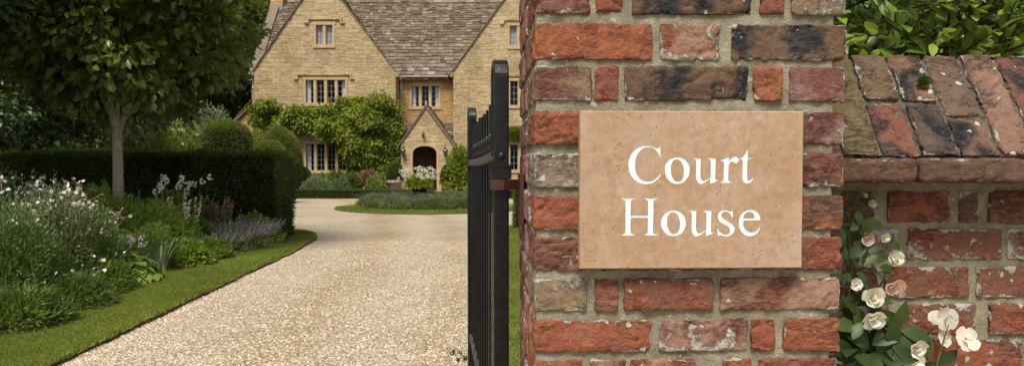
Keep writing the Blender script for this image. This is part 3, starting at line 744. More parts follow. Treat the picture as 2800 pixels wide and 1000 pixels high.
p0 = px(455, 378, 37); p1 = px(566, 378, 37); zt = px(500, 338, 38.5)[1]
mb = MB(); box(mb, p0[0], p1[0], 37, 40, -.05, p0[1]); mb.build('wall', GABLE, ob)
mb = MB()
slates(mb, (p0[0]-.15, 36.85, p0[1]-.05), (1, 0, 0), (0, 1.6, zt-p0[1]), p1[0]-p0[0]+.3, math.hypot(1.6, zt-p0[1]), .25, .18)
mb.add([(p0[0]-.1, 36.9, p0[1]), (p1[0]+.1, 36.9, p0[1]), (p1[0]+.1, 38.5, zt), (p0[0]-.1, 38.5, zt), (p1[0]+.1, 40.1, p0[1]), (p0[0]-.1, 40.1, p0[1])], [(0, 1, 2, 3), (3, 2, 4, 5), ])
mb.build('roof', SLATE, ob)
# ------------------------------------------------------------------ brick gate pier
def rbox(mb, xf, lo, hi, r=.007, res=.0038, faces='FLRTB', seed=0, tint=(1, 1, 1), tint2=None, amt=0., rough=1., crease=1., mat=0):
    """box with rounded, chipped and creased faces; axes a (along), b (depth, 0 = front), c (up)"""
    lo, hi = np.array(lo, float), np.array(hi, float); ax = {'F': (1, 0), 'L': (0, 0), 'R': (0, 1), 'T': (2, 1), 'B': (2, 0), 'K': (1, 1)}
    for f in faces:
        k, s = ax[f]; i, j = [q for q in range(3) if q != k]
        ni, nj = max(2, int((hi[i]-lo[i])/res)+1), max(2, int((hi[j]-lo[j])/res)+1)
        A, B = np.meshgrid(np.linspace(lo[i], hi[i], ni), np.linspace(lo[j], hi[j], nj), indexing='ij')
        p = np.zeros((ni*nj, 3)); p[:, i] = A.ravel(); p[:, j] = B.ravel(); p[:, k] = hi[k] if s else lo[k]
        c = np.clip(p, lo+r, hi-r); n = unit(p-c)
        q = p+seed*7.31
        d = (fbm(q*34, seed, 3)-.5)*.0065+(fbm(q*120, seed+3, 3)-.5)*.0050
        if crease:
            wq = q*np.array([20, 20, 46.])+(fbm(q*14, seed+5, 2)[:, None]-.5)*6
            rg = np.clip(1-np.abs(vnoise(wq, seed+9)-.5)*11, 0, 1)**1.3
            d = d-rg*.0052*crease*np.clip((fbm(q*11, seed+11, 2)-.36)*5, 0, 1)
        pp = c+n*(r+d*rough)[:, None]
        I = np.arange(ni*nj).reshape(ni, nj)
        F = np.stack([I[:-1, :-1], I[1:, :-1], I[1:, 1:], I[:-1, 1:]], -1).reshape(-1, 4)
        ed = np.minimum(np.minimum(p[:, i]-lo[i], hi[i]-p[:, i]), np.minimum(p[:, j]-lo[j], hi[j]-p[:, j]))   # mortar smears cling to the brick's edges
        mb.add(xf(pp), F, mat, t=tint, t2=tint if tint2 is None else tint2, amt=np.clip(amt+.85*np.exp(-ed/.0045)*np.clip((fbm(q*23, seed+17, 2)-.38)*5, 0, 1), 0, 1.1))
TH = math.radians(1.9); UD = np.array([math.cos(TH), math.sin(TH), 0]); DD = np.array([-math.sin(TH), math.cos(TH), 0])
PO = np.array([61/2000*1.28, 1.28, 0.])
def xfp(p): return PO+p[:, :1]*UD+p[:, 1:2]*DD+p[:, 2:3]*np.array([0, 0, 1.])
def pl_uv(x, y, d=0.):                                 # photo point -> (along, up) on the pier's front plane at depth d
    r = ray(x, y); o = PO+DD*d-np.array([0, 0, EYE]); q = r*(np.dot(PO+DD*d, DD)/np.dot(r, DD)); q[2] += EYE
    return float(np.dot(q-(PO+DD*d), UD)), float(q[2])
R_, N_, B_, P_, T_, D_, O_, K_ = (.32, .100, .055), (.36, .125, .060), (.235, .098, .062), (.215, .090, .070), (.29, .20, .115), (.042, .043, .046), (.17, .10, .062), (.34, .20, .17)
G_ = (.29, .215, .16); L_ = (.38, .215, .15)
ROWS = [
 (-60, 37, [(1461, 1612, P_, B_, .25), (1628, 1703, R_, B_, .1), (1730, 2057, O_, D_, .2), (2077, 2145, B_, R_, .1), (2163, 2313, T_, G_, .6)]),
 (63, 163, [(1461, 1783, N_, R_, .0), (1804, 1968, L_, R_, .62), (2000, 2315, O_, D_, .15)]),
 (180, 275, [(1461, 1618, T_, P_, .35), (1626, 1692, B_, R_, .0), (1707, 2046, O_, D_, .1), (2060, 2140, N_, N_, .0), (2158, 2309, P_, K_, .2)]),
 (304, 395, [(1461, 1785, R_, N_, .0), (1806, 1960, B_, R_, .2), (1990, 2050, R_, R_, .1), (2068, 2306, K_, P_, .4)]),
 (418, 512, [(1461, 1612, G_, O_, .55), (1630, 1950, B_, O_, .3), (1975, 2120, R_, B_, .1), (2140, 2306, B_, P_, .3)]),
 (536, 630, [(1461, 1780, R_, N_, .05), (1800, 1960, O_, B_, .3), (1980, 2304, N_, O_, .05)]),
 (650, 741, [(1461, 1612, B_, P_, .1), (1630, 1700, R_, B_, .2), (1720, 2040, B_, R_, .2), (2060, 2120, O_, B_, .1), (2140, 2302, B_, R_, .1)]),
 (762, 850, [(1461, 1604, T_, G_, .35), (1627, 1692, R_, B_, .0), (1707, 1948, B_, R_, .15), (1970, 2296, L_, B_, .25)]),
 (876, 963, [(1461, 1780, R_, N_, .2), (1802, 2044, L_, P_, .62), (2053, 2118, R_, B_, .0), (2143, 2294, R_, N_, .05)]),
 (984, 1075, [(1461, 1594, N_, R_, .0), (1615, 1710, L_, B_, .4), (1722, 1900, L_, R_, .4), (1978, 2055, R_, N_, .3), (2070, 2287, B_, R_, .2)]),
]
pier = empty('brick_pier', (PO[0]+.27, 1.55, 0), 'tall pier of weathered red bricks with thick lime mortar carrying the stone name plate', 'gate pier')
bm = MB(); sd_ = 1; rows = []
for (ya, yb, bs) in ROWS:
    w1 = pl_uv(1461, ya)[1]; w0 = pl_uv(1461, yb)[1]
    rows.append((w0, w1, [(pl_uv(a, (ya+yb)/2)[0], pl_uv(b, (ya+yb)/2)[0], t, t2, am) for a, b, t, t2, am in bs]))
PW = .537; PD = .537; PAL = [R_, N_, B_, P_, O_, R_, B_, L_]
def genrow(w0, i):
    bs = []; u = 0.; seq = [.21, .10, .21] if i % 2 else [.10, .05, .21, .15]
    for L in seq:
        bs.append((u, min(u+L, PW), random.choice(PAL), random.choice(PAL), random.random()*.4)); u += L+.012
    bs[-1] = (bs[-1][0], PW, *bs[-1][2:])
    return (w0, w0+.063, bs)
ztop = rows[0][0]+.075; zb = rows[-1][0]-.075; i = 0
vis = len(rows)
while ztop < 2.05: rows.append(genrow(ztop, i)); ztop += .075; i += 1
while zb > -.05: rows.append(genrow(zb, i)); zb -= .075; i += 1
for ri, (w0, w1, bs) in enumerate(rows):
    rs = .0036 if ri < vis else .014
    for bi, (a, b, t, t2, am) in enumerate(bs):
        sd_ += 1; hdr = (b-a) < .15
        first, last = bi == 0, bi == len(bs)-1
        dep = (.212 if hdr else .104) if (first or last) else .10
        jit = random.uniform(-.0048, -.0018)
        fc = 'FTB'+('L' if True else '')+'R'
        rbox(bm, xfp, (a, jit, w0), (b, dep, w1), r=.0042, res=rs, faces=fc, seed=sd_, tint=t, tint2=t2, amt=am)
        if first or last:                               # side faces of the pier
            d = dep+.012; left = first
            while d < PD-.02:
                L = .21 if (PD-d) > .3 or (PD-d) < .23 else .104
                L = min(L, PD-d); sd_ += 1; t3 = random.choice([(.42, .19, .13), (.40, .16, .10), L_, K_]) if left else R_;  # left face gets paler tints, its extra sky light put into the colour
                jj = random.uniform(-.0045, -.001)
                if left: rbox(bm, xfp, (jj, d, w0), (.1, d+L, w1), r=.0045, res=rs*1.2, faces='LTBFK', seed=sd_, tint=t3, tint2=random.choice(PAL), amt=.2, crease=.5)
                else: rbox(bm, xfp, (PW-.1, d, w0), (PW-.001, d+L, w1), r=.0065, res=.014, faces='RTBFK', seed=sd_, tint=t3, tint2=random.choice(PAL), amt=.2, crease=0)
                d += L+.012
bm.build('brickwork', BRICK, pier, smooth=True, attrs=True)
mm = MB()
rbox(mm, xfp, (.0035, .0035, 1.15), (PW-.006, PD-.006, 1.90), r=.003, res=.0036, faces='FL', seed=90, rough=.6, crease=0)
for z0, z1 in ((-.05, 1.15), (1.90, 2.06)): rbox(mm, xfp, (.0045, .0045, z0), (PW-.006, PD-.006, z1), r=.003, res=.02, faces='FLRK', seed=91, rough=.6, crease=0)
rbox(mm, xfp, (.0045, .0045, 1.15), (PW-.006, PD-.006, 1.90), r=.003, res=.02, faces='RK', seed=92, rough=.6, crease=0)
mm.build('mortar', MORTAR, pier, smooth=True)
mm = MB(); rbox(mm, xfp, (-.04, -.04, 2.07), (PW+.04, PD+.04, 2.14), r=.012, res=.03, faces='FLRTBK', crease=0); mm.build('cap', DRESS, pier, smooth=True)

# ------------------------------------------------------------------ name plate
SF = -.029
def spt(x, y): return pl_uv(x, y, SF)
s0, s1, s2, s3 = spt(1585, 735), spt(2194, 735), spt(2197, 303), spt(1585, 303)
su0, su1, sw0, sw1 = s0[0], (s1[0]+s2[0])/2, s0[1], s3[1]
def cr(pts, sub=5, closed=False):
    P = np.array(pts, float); n = len(P)
    if n == 2 and not closed: return [tuple(P[0])]
    out = []
    for i in range(n if closed else n-1):
        g = lambda k: P[k % n] if closed else (P[k] if 0 <= k < n else (2*P[0]-P[1] if k < 0 else 2*P[-1]-P[-2]))
        a, b, c, d = g(i-1), g(i), g(i+1), g(i+2)
        for t in np.linspace(0, 1, sub, endpoint=False):
            out.append(tuple(.5*((2*b)+(c-a)*t+(2*a-5*b+4*c-d)*t*t+(3*b-a-3*c+d)*t**3)))
    return out
def glyph(segs): return [p for s in segs for p in cr(s)]
def shift(segs, dx, dy): return [[(x+dx, y+dy) for x, y in s] for s in segs]
gC = [[(692, 125), (695, 220), (696, 325)], [(696, 325), (655, 245), (608, 190), (550, 155), (475, 143), (400, 158), (330, 205), (275, 280), (245, 370), (238, 460), (247, 560), (278, 640), (330, 705), (400, 742), (480, 752), (560, 738), (630, 690), (707, 612)],
      [(707, 612), (712, 628)], [(712, 628), (670, 690), (600, 750), (530, 790), (450, 805), (365, 797), (280, 763), (200, 695), (145, 600), (122, 500), (123, 415), (145, 320), (195, 230), (270, 160), (350, 124), (450, 113), (530, 126), (595, 148), (640, 158), (672, 146), (692, 125)]]
gO = [(1000, 322), (1090, 336), (1160, 385), (1207, 455), (1220, 545), (1205, 640), (1160, 720), (1090, 780), (1000, 803), (920, 788), (850, 738), (798, 660), (775, 560), (785, 460), (830, 385), (905, 337)]
gOi = [(992, 360), (1045, 380), (1085, 430), (1110, 510), (1115, 590), (1105, 670), (1070, 735), (1015, 757), (960, 740), (915, 690), (888, 620), (880, 540), (890, 450), (920, 392), (955, 366)]
gU = [[(20, 338), (172, 338)], [(172, 338), (168, 430), (165, 540), (165, 660), (180, 715), (215, 742), (275, 727), (350, 680)], [(350, 680), (352, 560), (353, 430), (345, 380), (285, 345)], [(285, 345), (285, 337)], [(285, 337), (440, 337)],
      [(440, 337), (437, 450), (432, 600), (431, 700), (448, 735), (495, 716)], [(495, 716), (494, 728)], [(494, 728), (440, 762), (342, 793)], [(342, 793), (345, 703)], [(345, 703), (285, 748), (225, 785), (165, 802), (125, 775), (94, 720), (85, 650), (90, 500), (90, 410), (78, 370), (20, 347)], [(20, 347), (20, 338)]]
gR = [[(518, 384), (600, 345), (674, 315)], [(674, 315), (673, 388)], [(673, 388), (720, 342), (785, 305), (830, 318), (856, 360), (842, 405), (805, 428), (762, 408), (725, 400), (692, 425), (670, 470)], [(670, 470), (668, 600), (665, 715), (682, 752), (732, 771)],
      [(732, 771), (732, 783)], [(732, 783), (510, 783)], [(510, 783), (510, 771)], [(510, 771), (560, 755), (583, 715), (588, 560), (590, 440), (577, 397), (520, 396)], [(520, 396), (518, 384)]]
gT = [[(1016, 165), (1013, 340)], [(1013, 340), (1118, 343)], [(1118, 343), (1110, 357), (1010, 362)], [(1010, 362), (1005, 520), (1003, 670), (1015, 722), (1045, 737), (1080, 718), (1113, 675)], [(1113, 675), (1104, 722), (1060, 775), (1000, 792), (950, 772), (927, 730), (920, 650), (924, 500), (930, 368)],
      [(930, 368), (872, 364)], [(872, 364), (872, 352)], [(872, 352), (930, 310), (975, 250), (1016, 165)]]
gH = [[(58, 138), (315, 138)], [(315, 138), (315, 150)], [(315, 150), (250, 167), (229, 200), (225, 320), (223, 448)], [(223, 448), (537, 448)], [(537, 448), (540, 300), (538, 205), (518, 170), (465, 150)], [(465, 150), (465, 138)], [(465, 138), (718, 138)], [(718, 138), (718, 152)],
      [(718, 152), (655, 170), (633, 205), (632, 450), (626, 730), (648, 768), (715, 786)], [(715, 786), (715, 801)], [(715, 801), (460, 803)], [(460, 803), (460, 790)], [(460, 790), (512, 775), (532, 735), (535, 600), (536, 488)], [(536, 488), (224, 488)], [(224, 488), (221, 620), (224, 735), (242, 770), (300, 785)],
      [(300, 785), (300, 803)], [(300, 803), (50, 803)], [(50, 803), (50, 790)], [(50, 790), (108, 772), (130, 735), (133, 450), (134, 205), (115, 168), (58, 151)], [(58, 151), (58, 138)]]
gO2 = [(1000, 352), (1090, 368), (1160, 420), (1202, 490), (1215, 580), (1200, 670), (1150, 748), (1080, 800), (990, 815), (900, 795), (830, 737), (785, 655), (773, 565), (797, 470), (850, 403), (920, 363)]
gO2i = [(985, 385), (1045, 408), (1085, 460), (1108, 530), (1112, 610), (1100, 690), (1060, 755), (1005, 775), (950, 755), (905, 695), (880, 620), (878, 540), (892, 460), (928, 407)]
gS = [[(745, 350), (746, 430), (738, 510)], [(738, 510), (715, 440), (670, 395), (615, 378), (562, 395), (542, 440), (570, 490), (640, 535), (720, 590), (768, 640), (779, 700), (755, 760), (700, 803), (630, 820), (560, 808), (510, 797), (478, 815)], [(478, 815), (474, 730), (475, 650)],
      [(475, 650), (500, 720), (560, 770), (630, 790), (683, 765), (700, 710), (660, 640), (570, 590), (503, 540), (477, 470), (493, 400), (545, 357), (610, 345), (665, 360), (708, 372), (745, 350)]]
gE = [[(1241, 531), (936, 536)], [(936, 536), (937, 620), (970, 690), (1030, 732), (1100, 744), (1165, 722), (1208, 680), (1242, 625)], [(1242, 625), (1220, 710), (1160, 783), (1060, 817), (970, 798), (900, 735), (863, 650), (857, 560), (875, 470), (925, 395), (1000, 350), (1070, 340), (1150, 357), (1210, 410), (1236, 470), (1241, 531)]]
gEi = [[(932, 495), (955, 430), (1005, 390), (1060, 382), (1108, 402), (1132, 445), (1138, 495)], [(1138, 495), (932, 495)]]
Z_ = 200/1314.
def topl(pts, ox, oy): return [spt(ox+x*Z_, oy+y*Z_) for x, y in pts]
outers = [topl(glyph(gC), 1700, 380), topl(cr(gO, closed=True), 1700, 380), topl(glyph(gU), 1890, 380), topl(glyph(gR), 1890, 380), topl(glyph(gT), 1890, 380),
          topl(glyph(gH), 1690, 520), topl(cr(gO2, closed=True), 1690, 520), topl(glyph(shift(gU, -79, 19)), 1890, 520), topl(glyph(gS), 1890, 520), topl(glyph(gE), 1890, 520)]
inners = {1: topl(cr(gOi, closed=True), 1700, 380), 6: topl(cr(gO2i, closed=True), 1690, 520), 9: topl(glyph(gEi), 1890, 520)}
sign = empty('name_plate', (PO+UD*(su0+su1)/2+DD*SF+np.array([0, 0, sw0])), 'rectangular sandstone name plate with carved white serif lettering fixed to the brick pier', 'sign')
def spl(P, d): P = np.array(P, float); return PO+P[:, :1]*UD+P[:, 1:2]*np.array([0, 0, 1.])+DD*(SF+d)
def tess(loops):
    F = tessellate_polygon([[Vector((p[0]*1000, p[1]*1000, 0)) for p in l] for l in loops]); return np.array(F)
mb = MB(); bv = .0016
front = [(su0+bv, sw0+bv), (su1-bv, sw0+bv), (su1-bv, sw1-bv), (su0+bv, sw1-bv)]; rim = [(su0, sw0), (su1, sw0), (su1, sw1), (su0, sw1)]
loops = [front]+outers
mb.add(spl([p for l in loops for p in l], 0), tess(loops))
for k, l in inners.items(): mb.add(spl(l, 0), tess([l]))
q4 = [(i, (i+1) % 4, 4+(i+1) % 4, 4+i) for i in range(4)]
mb.add(np.concatenate([spl(front, 0), spl(rim, bv)]), q4); mb.add(np.concatenate([spl(rim, bv), spl(rim, .026)]), q4); mb.add(spl(rim, .026), [(0, 1, 2, 3)])

mb.build('plate', SIGN, sign)
for i, l in enumerate(outers):                         # each letter: painted floor and cut sides
    mb = MB(); dp = .0012; lp = [l]+([inners[i]] if i in inners else [])
    mb.add(spl([p for q in lp for p in q], dp), tess(lp))
    for q in lp:
        n = len(q); mb.add(np.concatenate([spl(q, .00005), spl(q, dp)]), [(a, (a+1) % n, n+(a+1) % n, n+a) for a in range(n)])
    mb.build('carved_letter', LWHITE, sign)

# ------------------------------------------------------------------ garden wall with sloped coping to the right of the pier
WY = 1.51
def xfw(p): return p*np.array([1, 1, 1.])+np.array([0, WY, 0])
gw = empty('garden_wall', (2.2, 1.67, 0), 'old red brick garden wall with white lime spots and a sloping brick coping beside the pier', 'wall')
bm = MB()
WR = [(420, 500, []), (522, 610, [(2300, 2393, O_, T_, 0.20), (2428, 2596, R_, B_, 0.30), (2622, 2676, O_, P_, 0.35), (2703, 2900, P_, B_, 0.20)]),
      (625, 709, [(2300, 2458, T_, G_, 0.80), (2483, 2744, B_, R_, 0.48), (2755, 2830, L_, B_, 0.60)]),
      (729, 813, [(2295, 2398, B_, O_, 0.30), (2421, 2653, B_, R_, 0.46), (2672, 2905, B_, P_, 0.45)]),
      (830, 913, [(2300, 2435, G_, O_, 0.60), (2461, 2675, B_, R_, 0.52), (2709, 2940, B_, R_, 0.40)]),
      (928, 1010, [(2300, 2480, O_, B_, 0.50), (2505, 2800, R_, B_, 0.52)]), (1025, 1108, [(2300, 2560, B_, R_, 0.30), (2580, 2700, R_, R_, 0.30), (2720, 2990, B_, R_, 0.30)])]
zlow = 9
for ya, yb, bs in WR[1:]:
    z1, z0 = at(2400, ya, WY)[2], at(2400, yb, WY)[2]; zlow = min(z0, zlow); last = .55
    for a, b, t, t2, am in bs:
        sd_ += 1; X0, X1 = at(a, 700, WY)[0], at(b, 700, WY)[0]; last = X1
        rbox(bm, xfw, (X0, random.uniform(-.0025, .0005), z0), (X1, .1, z1), r=.004, res=.0036, faces='FTBLR', seed=sd_, tint=t, tint2=t2, amt=am)
    x = last+.012
    while x < 3.9:
        L = random.choice([.105, .215, .215]); sd_ += 1
        rbox(bm, xfw, (x, 0, z0), (x+L, .1, z1), r=.006, res=.016, faces='FTBLR', seed=sd_, tint=random.choice([R_, B_, P_, O_]), tint2=random.choice(PAL), amt=.3, crease=0); x += L+.012
z = zlow-.076
while z > -.06:
    x = .55+random.random()*.05
    while x < 3.9:
        L = random.choice([.105, .215, .215]); sd_ += 1
        rbox(bm, xfw, (x, 0, z), (x+L, .1, z+.064), r=.006, res=.016, faces='FTBLR', seed=sd_, tint=random.choice([R_, B_, P_, O_]), tint2=random.choice(PAL), amt=.3, crease=0); x += L+.012
    z -= .076
bm.build('brickwork', BRICK, gw, smooth=True, attrs=True)
mm = MB()
rbox(mm, xfw, (.5, .005, 1.15), (1.25, .32, 1.53), r=.003, res=.0045, faces='F', seed=95, rough=.9, crease=0)
rbox(mm, xfw, (1.25, .005, 1.15), (4, .32, 1.53), r=.003, res=.03, faces='FTR', seed=95, crease=0)
rbox(mm, xfw, (.5, .005, -.05), (4, .32, 1.15), r=.003, res=.03, faces='FR', seed=95, crease=0)
rbox(mm, xfw, (.5, .005, -.05), (4, .32, 1.70), r=.003, res=.05, faces='KLTR', seed=96, crease=0)
# bedding under the sloping bricks
mm.build('mortar', MORTAR, gw, smooth=True)
CB = np.array([0, 1.415, at(2400, 424, 1.415)[2]]); CT = np.array([0, 1.562, at(2400, 150, 1.562)[2]])
S_ = unit(CT-CB); SLN = float(np.linalg.norm(CT-CB)); NI = unit(np.cross(np.array([1, 0, 0]), S_))
if NI[1] < 0: NI = -NI
def xfc(p): return CB+p[:, :1]*np.array([1, 0, 0.])+p[:, 1:2]*NI+p[:, 2:3]*S_
cb = MB(); x = .565; i = 0
CBT = [(.17, .125, .06), (.25, .135, .075), (.24, .15, .10), (.26, .16, .115), (.30, .185, .13), (.19, .115, .085), (.27, .13, .08), (.23, .145, .10)]
splits = {2: .52, 3: .50, 4: .36, 13: .5}
CC = {1: ((.19, .145, .065), None), 2: ((.25, .095, .06), (.17, .12, .06)), 3: ((.12, .08, .062), (.24, .13, .08)), 4: ((.22, .125, .085), (.18, .115, .08)), 5: ((.28, .16, .11), None), 6: ((.19, .085, .062), None), 7: ((.22, .14, .09), None)}
while x < 3.95:
    L = random.uniform(.066, .071); fine = x < 1.2; rs = .0036 if fine else .016; crs = 1. if fine else 0
    sp = splits.get(i, 0)
    t1 = CBT[i % 8]; parts = [(0, SLN)] if not sp else [(0, SLN*sp-.005), (SLN*sp+.005, SLN)]
    for k, (a, b) in enumerate(parts):
        sd_ += 1; dv = random.uniform(-.004, .004)
        tt = t1 if k == 0 else CBT[(i*3+2) % 8]
        if i in CC: tt = CC[i][k] or CC[i][0]
        rbox(cb, xfc, (x, dv, a), (x+L, .07, b), r=.005, res=rs, faces='FTBLR', seed=sd_, tint=tt, tint2=random.choice([D_, CBT[5], D_, CBT[0]]), amt=.24, crease=crs, rough=1.15)
    x += L+.0075; i += 1
x = .565
while x < 3.95:                                        # projecting nosing course below
    L = random.choice([.16, .215, .215]); sd_ += 1; fine = x < 1.15
    rbox(cb, lambda p: p+np.array([0, 1.398, 0]), (x, 0, 1.507), (x+L, .2, 1.554), r=.012, res=.004 if fine else .016, faces='FTBLR', seed=sd_, tint=random.choice([(.13, .085, .05), (.13, .065, .045), (.10, .065, .05), (.14, .075, .05)]), tint2=random.choice([D_, O_, T_]), amt=.15, crease=.6 if fine else 0); x += L+.004
cop = cb.build('coping', BRICK, gw, smooth=True, attrs=True)
mm = MB(); fill = [(CB[1]+.012, CB[2]-.004), (CT[1]+.006, CT[2]-.010), (CT[1]+.09, CT[2]-.010), (CB[1]+.38, CB[2]-.01), (CB[1]+.38, 1.515), (1.42, 1.515), (1.42, CB[2]-.02)]
rbox(mm, xfc, (.56, .008, .004), (1.25, .06, SLN-.006), r=.003, res=.005, faces='FT', seed=97, rough=.8, crease=0)
yzprism(mm, [(a+.012, b-.008) for a, b in fill], .55, 4)
mm.build('bedding_mortar', DMORTAR, cop)
ms = MB()                                              # cushion of moss on the coping
q = at(2530, 222, 1.50); p_ = np.array([q[0], 1.505, q[2]]); e = rdir(500); 
leaves(ms, p_+e*np.array([.012, .004, .009])*rng.random((500, 1))**.6, e+np.array([0, -.5, .5]), .006, .003)
ms.build('moss', LMID, cop)

# ------------------------------------------------------------------ open iron gate
G0 = np.array([-.024, 1.615, 0.]); G1 = np.array([-.157, 2.83, 0.]); GL = float(np.linalg.norm(G1-G0)); GA = (G1-G0)/GL; GN = np.array([GA[1], -GA[0], 0.])
gate = empty('iron_gate', G0, 'open black wrought iron gate seen almost edge on, hung from the brick pier', 'gate')
def gp(s, n, z): return G0+GA*s+GN*n+np.array([0, 0, z])
def band(mb, path, ht, hw, mat=0, bev=.003):
    """flat bar swept along (s,z) path in the gate plane: ht half thickness in plane, hw half width across"""
    P = np.array(path, float); T = np.gradient(P, axis=0); T /= np.linalg.norm(T, axis=1)[:, None]; Nn = np.column_stack([-T[:, 1], T[:, 0]])
    prof = [(ht, hw-bev), (ht-bev, hw), (-ht+bev, hw), (-ht, hw-bev), (-ht, -hw+bev), (-ht+bev, -hw), (ht-bev, -hw), (ht, -hw+bev)]; k = 8
    v = np.array([gp(P[i, 0]+Nn[i, 0]*a, b, P[i, 1]+Nn[i, 1]*a) for i in range(len(P)) for a, b in prof])
    mb.add(v, [(i*k+j, i*k+(j+1) % k, (i+1)*k+(j+1) % k, (i+1)*k+j) for i in range(len(P)-1) for j in range(k)], mat)
    mb.add(v[:k], [tuple(range(k))], mat); mb.add(v[-k:], [tuple(range(k))], mat)
def stile(s, ztop, hw, rr, sgn, label=None):
    mb = MB(); c = ztop-rr
    pth = [(s, .06), (s, .6), (s, 1.2), (s, c)]+[(s+sgn*rr*(1-math.cos(t)), c+rr*math.sin(t)) for t in np.linspace(.2, math.pi, 12)]+[(s+sgn*2*rr, c-.06), (s+sgn*2*rr, 1.56)]
    band(mb, pth, .008, hw)
    box_ = [gp(s+sgn*a, n, z) for a in (.002, .030) for n in (-hw+.003, hw-.003) for z in (.06, 1.555)]
    mb.add(box_, [(0, 1, 3, 2), (4, 6, 7, 5), (0, 4, 5, 1), (2, 3, 7, 6), (0, 2, 6, 4), (1, 5, 7, 3)])
    return mb.build('stile', IRON, gate)
z_near = at(1370, 168, 1.615)[2]; z_far = at(1289, 302, 2.83)[2]
st = stile(0, z_near, .0168, .035, 1); stile(GL, z_far, .0155, .035, -1)
rz = lambda s: 1.540+.026*(1-s/GL)**2.2
mb = MB(); band(mb, [(s, rz(s)) for s in np.linspace(.012, GL-.012, 30)], .011, .0125)
RAILM = plain("weathered_rail", (.075, .068, .055), .75, var=.4, nscale=40, bump=.002)
mb.build('rail', RAILM, gate)
for zz in (.87, .14):
    mb = MB(); band(mb, [(s, zz) for s in np.linspace(.012, GL-.012, 6)], .012, .010); mb.build('rail', plain('grey_worn_iron', (.05, .05, .048), .6, var=.4), gate)
nb = 11
for i in range(nb):
    s = .09+(GL-.15)*i/(nb-1); zt_ = 1.703-.032*(s/GL)**.8+random.uniform(-.003, .003)
    mb = MB(); tube(mb, [gp(s, 0, .10), gp(s, 0, .9), gp(s, 0, zt_-.006), gp(s, 0, zt_)], [.0042, .0042, .0042, .004], 10)
    b = mb.build('bar', IRON, gate, smooth=False)
    mb = MB(); lathe(mb, gp(s, 0, rz(s)+.012), [(.0044, 0), (.0085, .004), (.009, .014), (.0062, .024), (.009, .032), (.0085, .044), (.0044, .052)], 10); mb.build('collar', IRON, b, smooth=True)
mb = MB(); zc0, zc1 = at(1370, 490, 1.6)[2], at(1370, 453, 1.6)[2]; hw = .0215
v = [gp(a, n, z) for a in (-.014, .036) for n in (-hw, hw) for z in (zc0, zc1)]
mb.add(v, [(0, 1, 3, 2), (4, 6, 7, 5), (0, 4, 5, 1), (2, 3, 7, 6), (0, 2, 6, 4), (1, 5, 7, 3)]); 
v = [gp(a, n, z) for a in (-.016, .038) for n in (-hw-.002, hw+.002) for z in (zc1-.003, zc1+.002)]
mb.add(v, [(0, 1, 3, 2), (4, 6, 7, 5), (0, 4, 5, 1), (2, 3, 7, 6), (0, 2, 6, 4), (1, 5, 7, 3)])
mb.build('collar', IRON, st)
RUST = plain("red_brown_iron", (.055, .018, .012), .45, var=.35, nscale=30, bump=.001)
mb = MB(); zs0, zs1 = at(1370, 519, 1.6)[2], at(1370, 491, 1.6)[2]
pts = [np.array([.034, 1.640]), np.array([.012, 1.622]), np.array([-.006, 1.606]), np.array([-.018, 1.5955]), np.array([-.030, 1.5945]), np.array([-.044, 1.600]), np.array([-.047, 1.62]), np.array([-.043, 1.65])]
tk = .004
for a, b in zip(pts[:-1], pts[1:]):
    t = unit(b-a); n = np.array([t[1], -t[0]])*tk/2
    v = [(*(p+n*s), z) for p in (a-t*.001, b+t*.001) for s in (-1, 1) for z in (zs0, zs1)]
    mb.add(v, [(0, 1, 3, 2), (4, 6, 7, 5), (0, 4, 5, 1), (2, 3, 7, 6), (0, 2, 6, 4), (1, 5, 7, 3)])
hinge = mb.build('hinge_strap', RUST, gate)
mb = MB(); q = PO+DD*.33
v = [PO+DD*d+UD*u+np.array([0, 0, z]) for d in (.30, .40) for u in (-.012, -.003) for z in (zs0-.075, zs1+.012)]
mb.add(v, [(0, 1, 3, 2), (4, 6, 7, 5), (0, 4, 5, 1), (2, 3, 7, 6), (0, 2, 6, 4), (1, 5, 7, 3)]); mb.build('wall_plate', RUST, hinge)
mb = MB(); q = at(1371, 427, 1.60)
ang = np.arange(10)*2*math.pi/10; prof = [(.0075, 0), (.0075, -.003), (.004, -.0055), (.0005, -.006)]
v = [(q[0]+r*math.cos(t), 1.6065+y, q[2]+r*math.sin(t)) for r, y in prof for t in ang]
mb.add(v, [(i*10+j, i*10+(j+1) % 10, (i+1)*10+(j+1) % 10, (i+1)*10+j) for i in range(3) for j in range(10)]); mb.build('bolt', IRON, st)
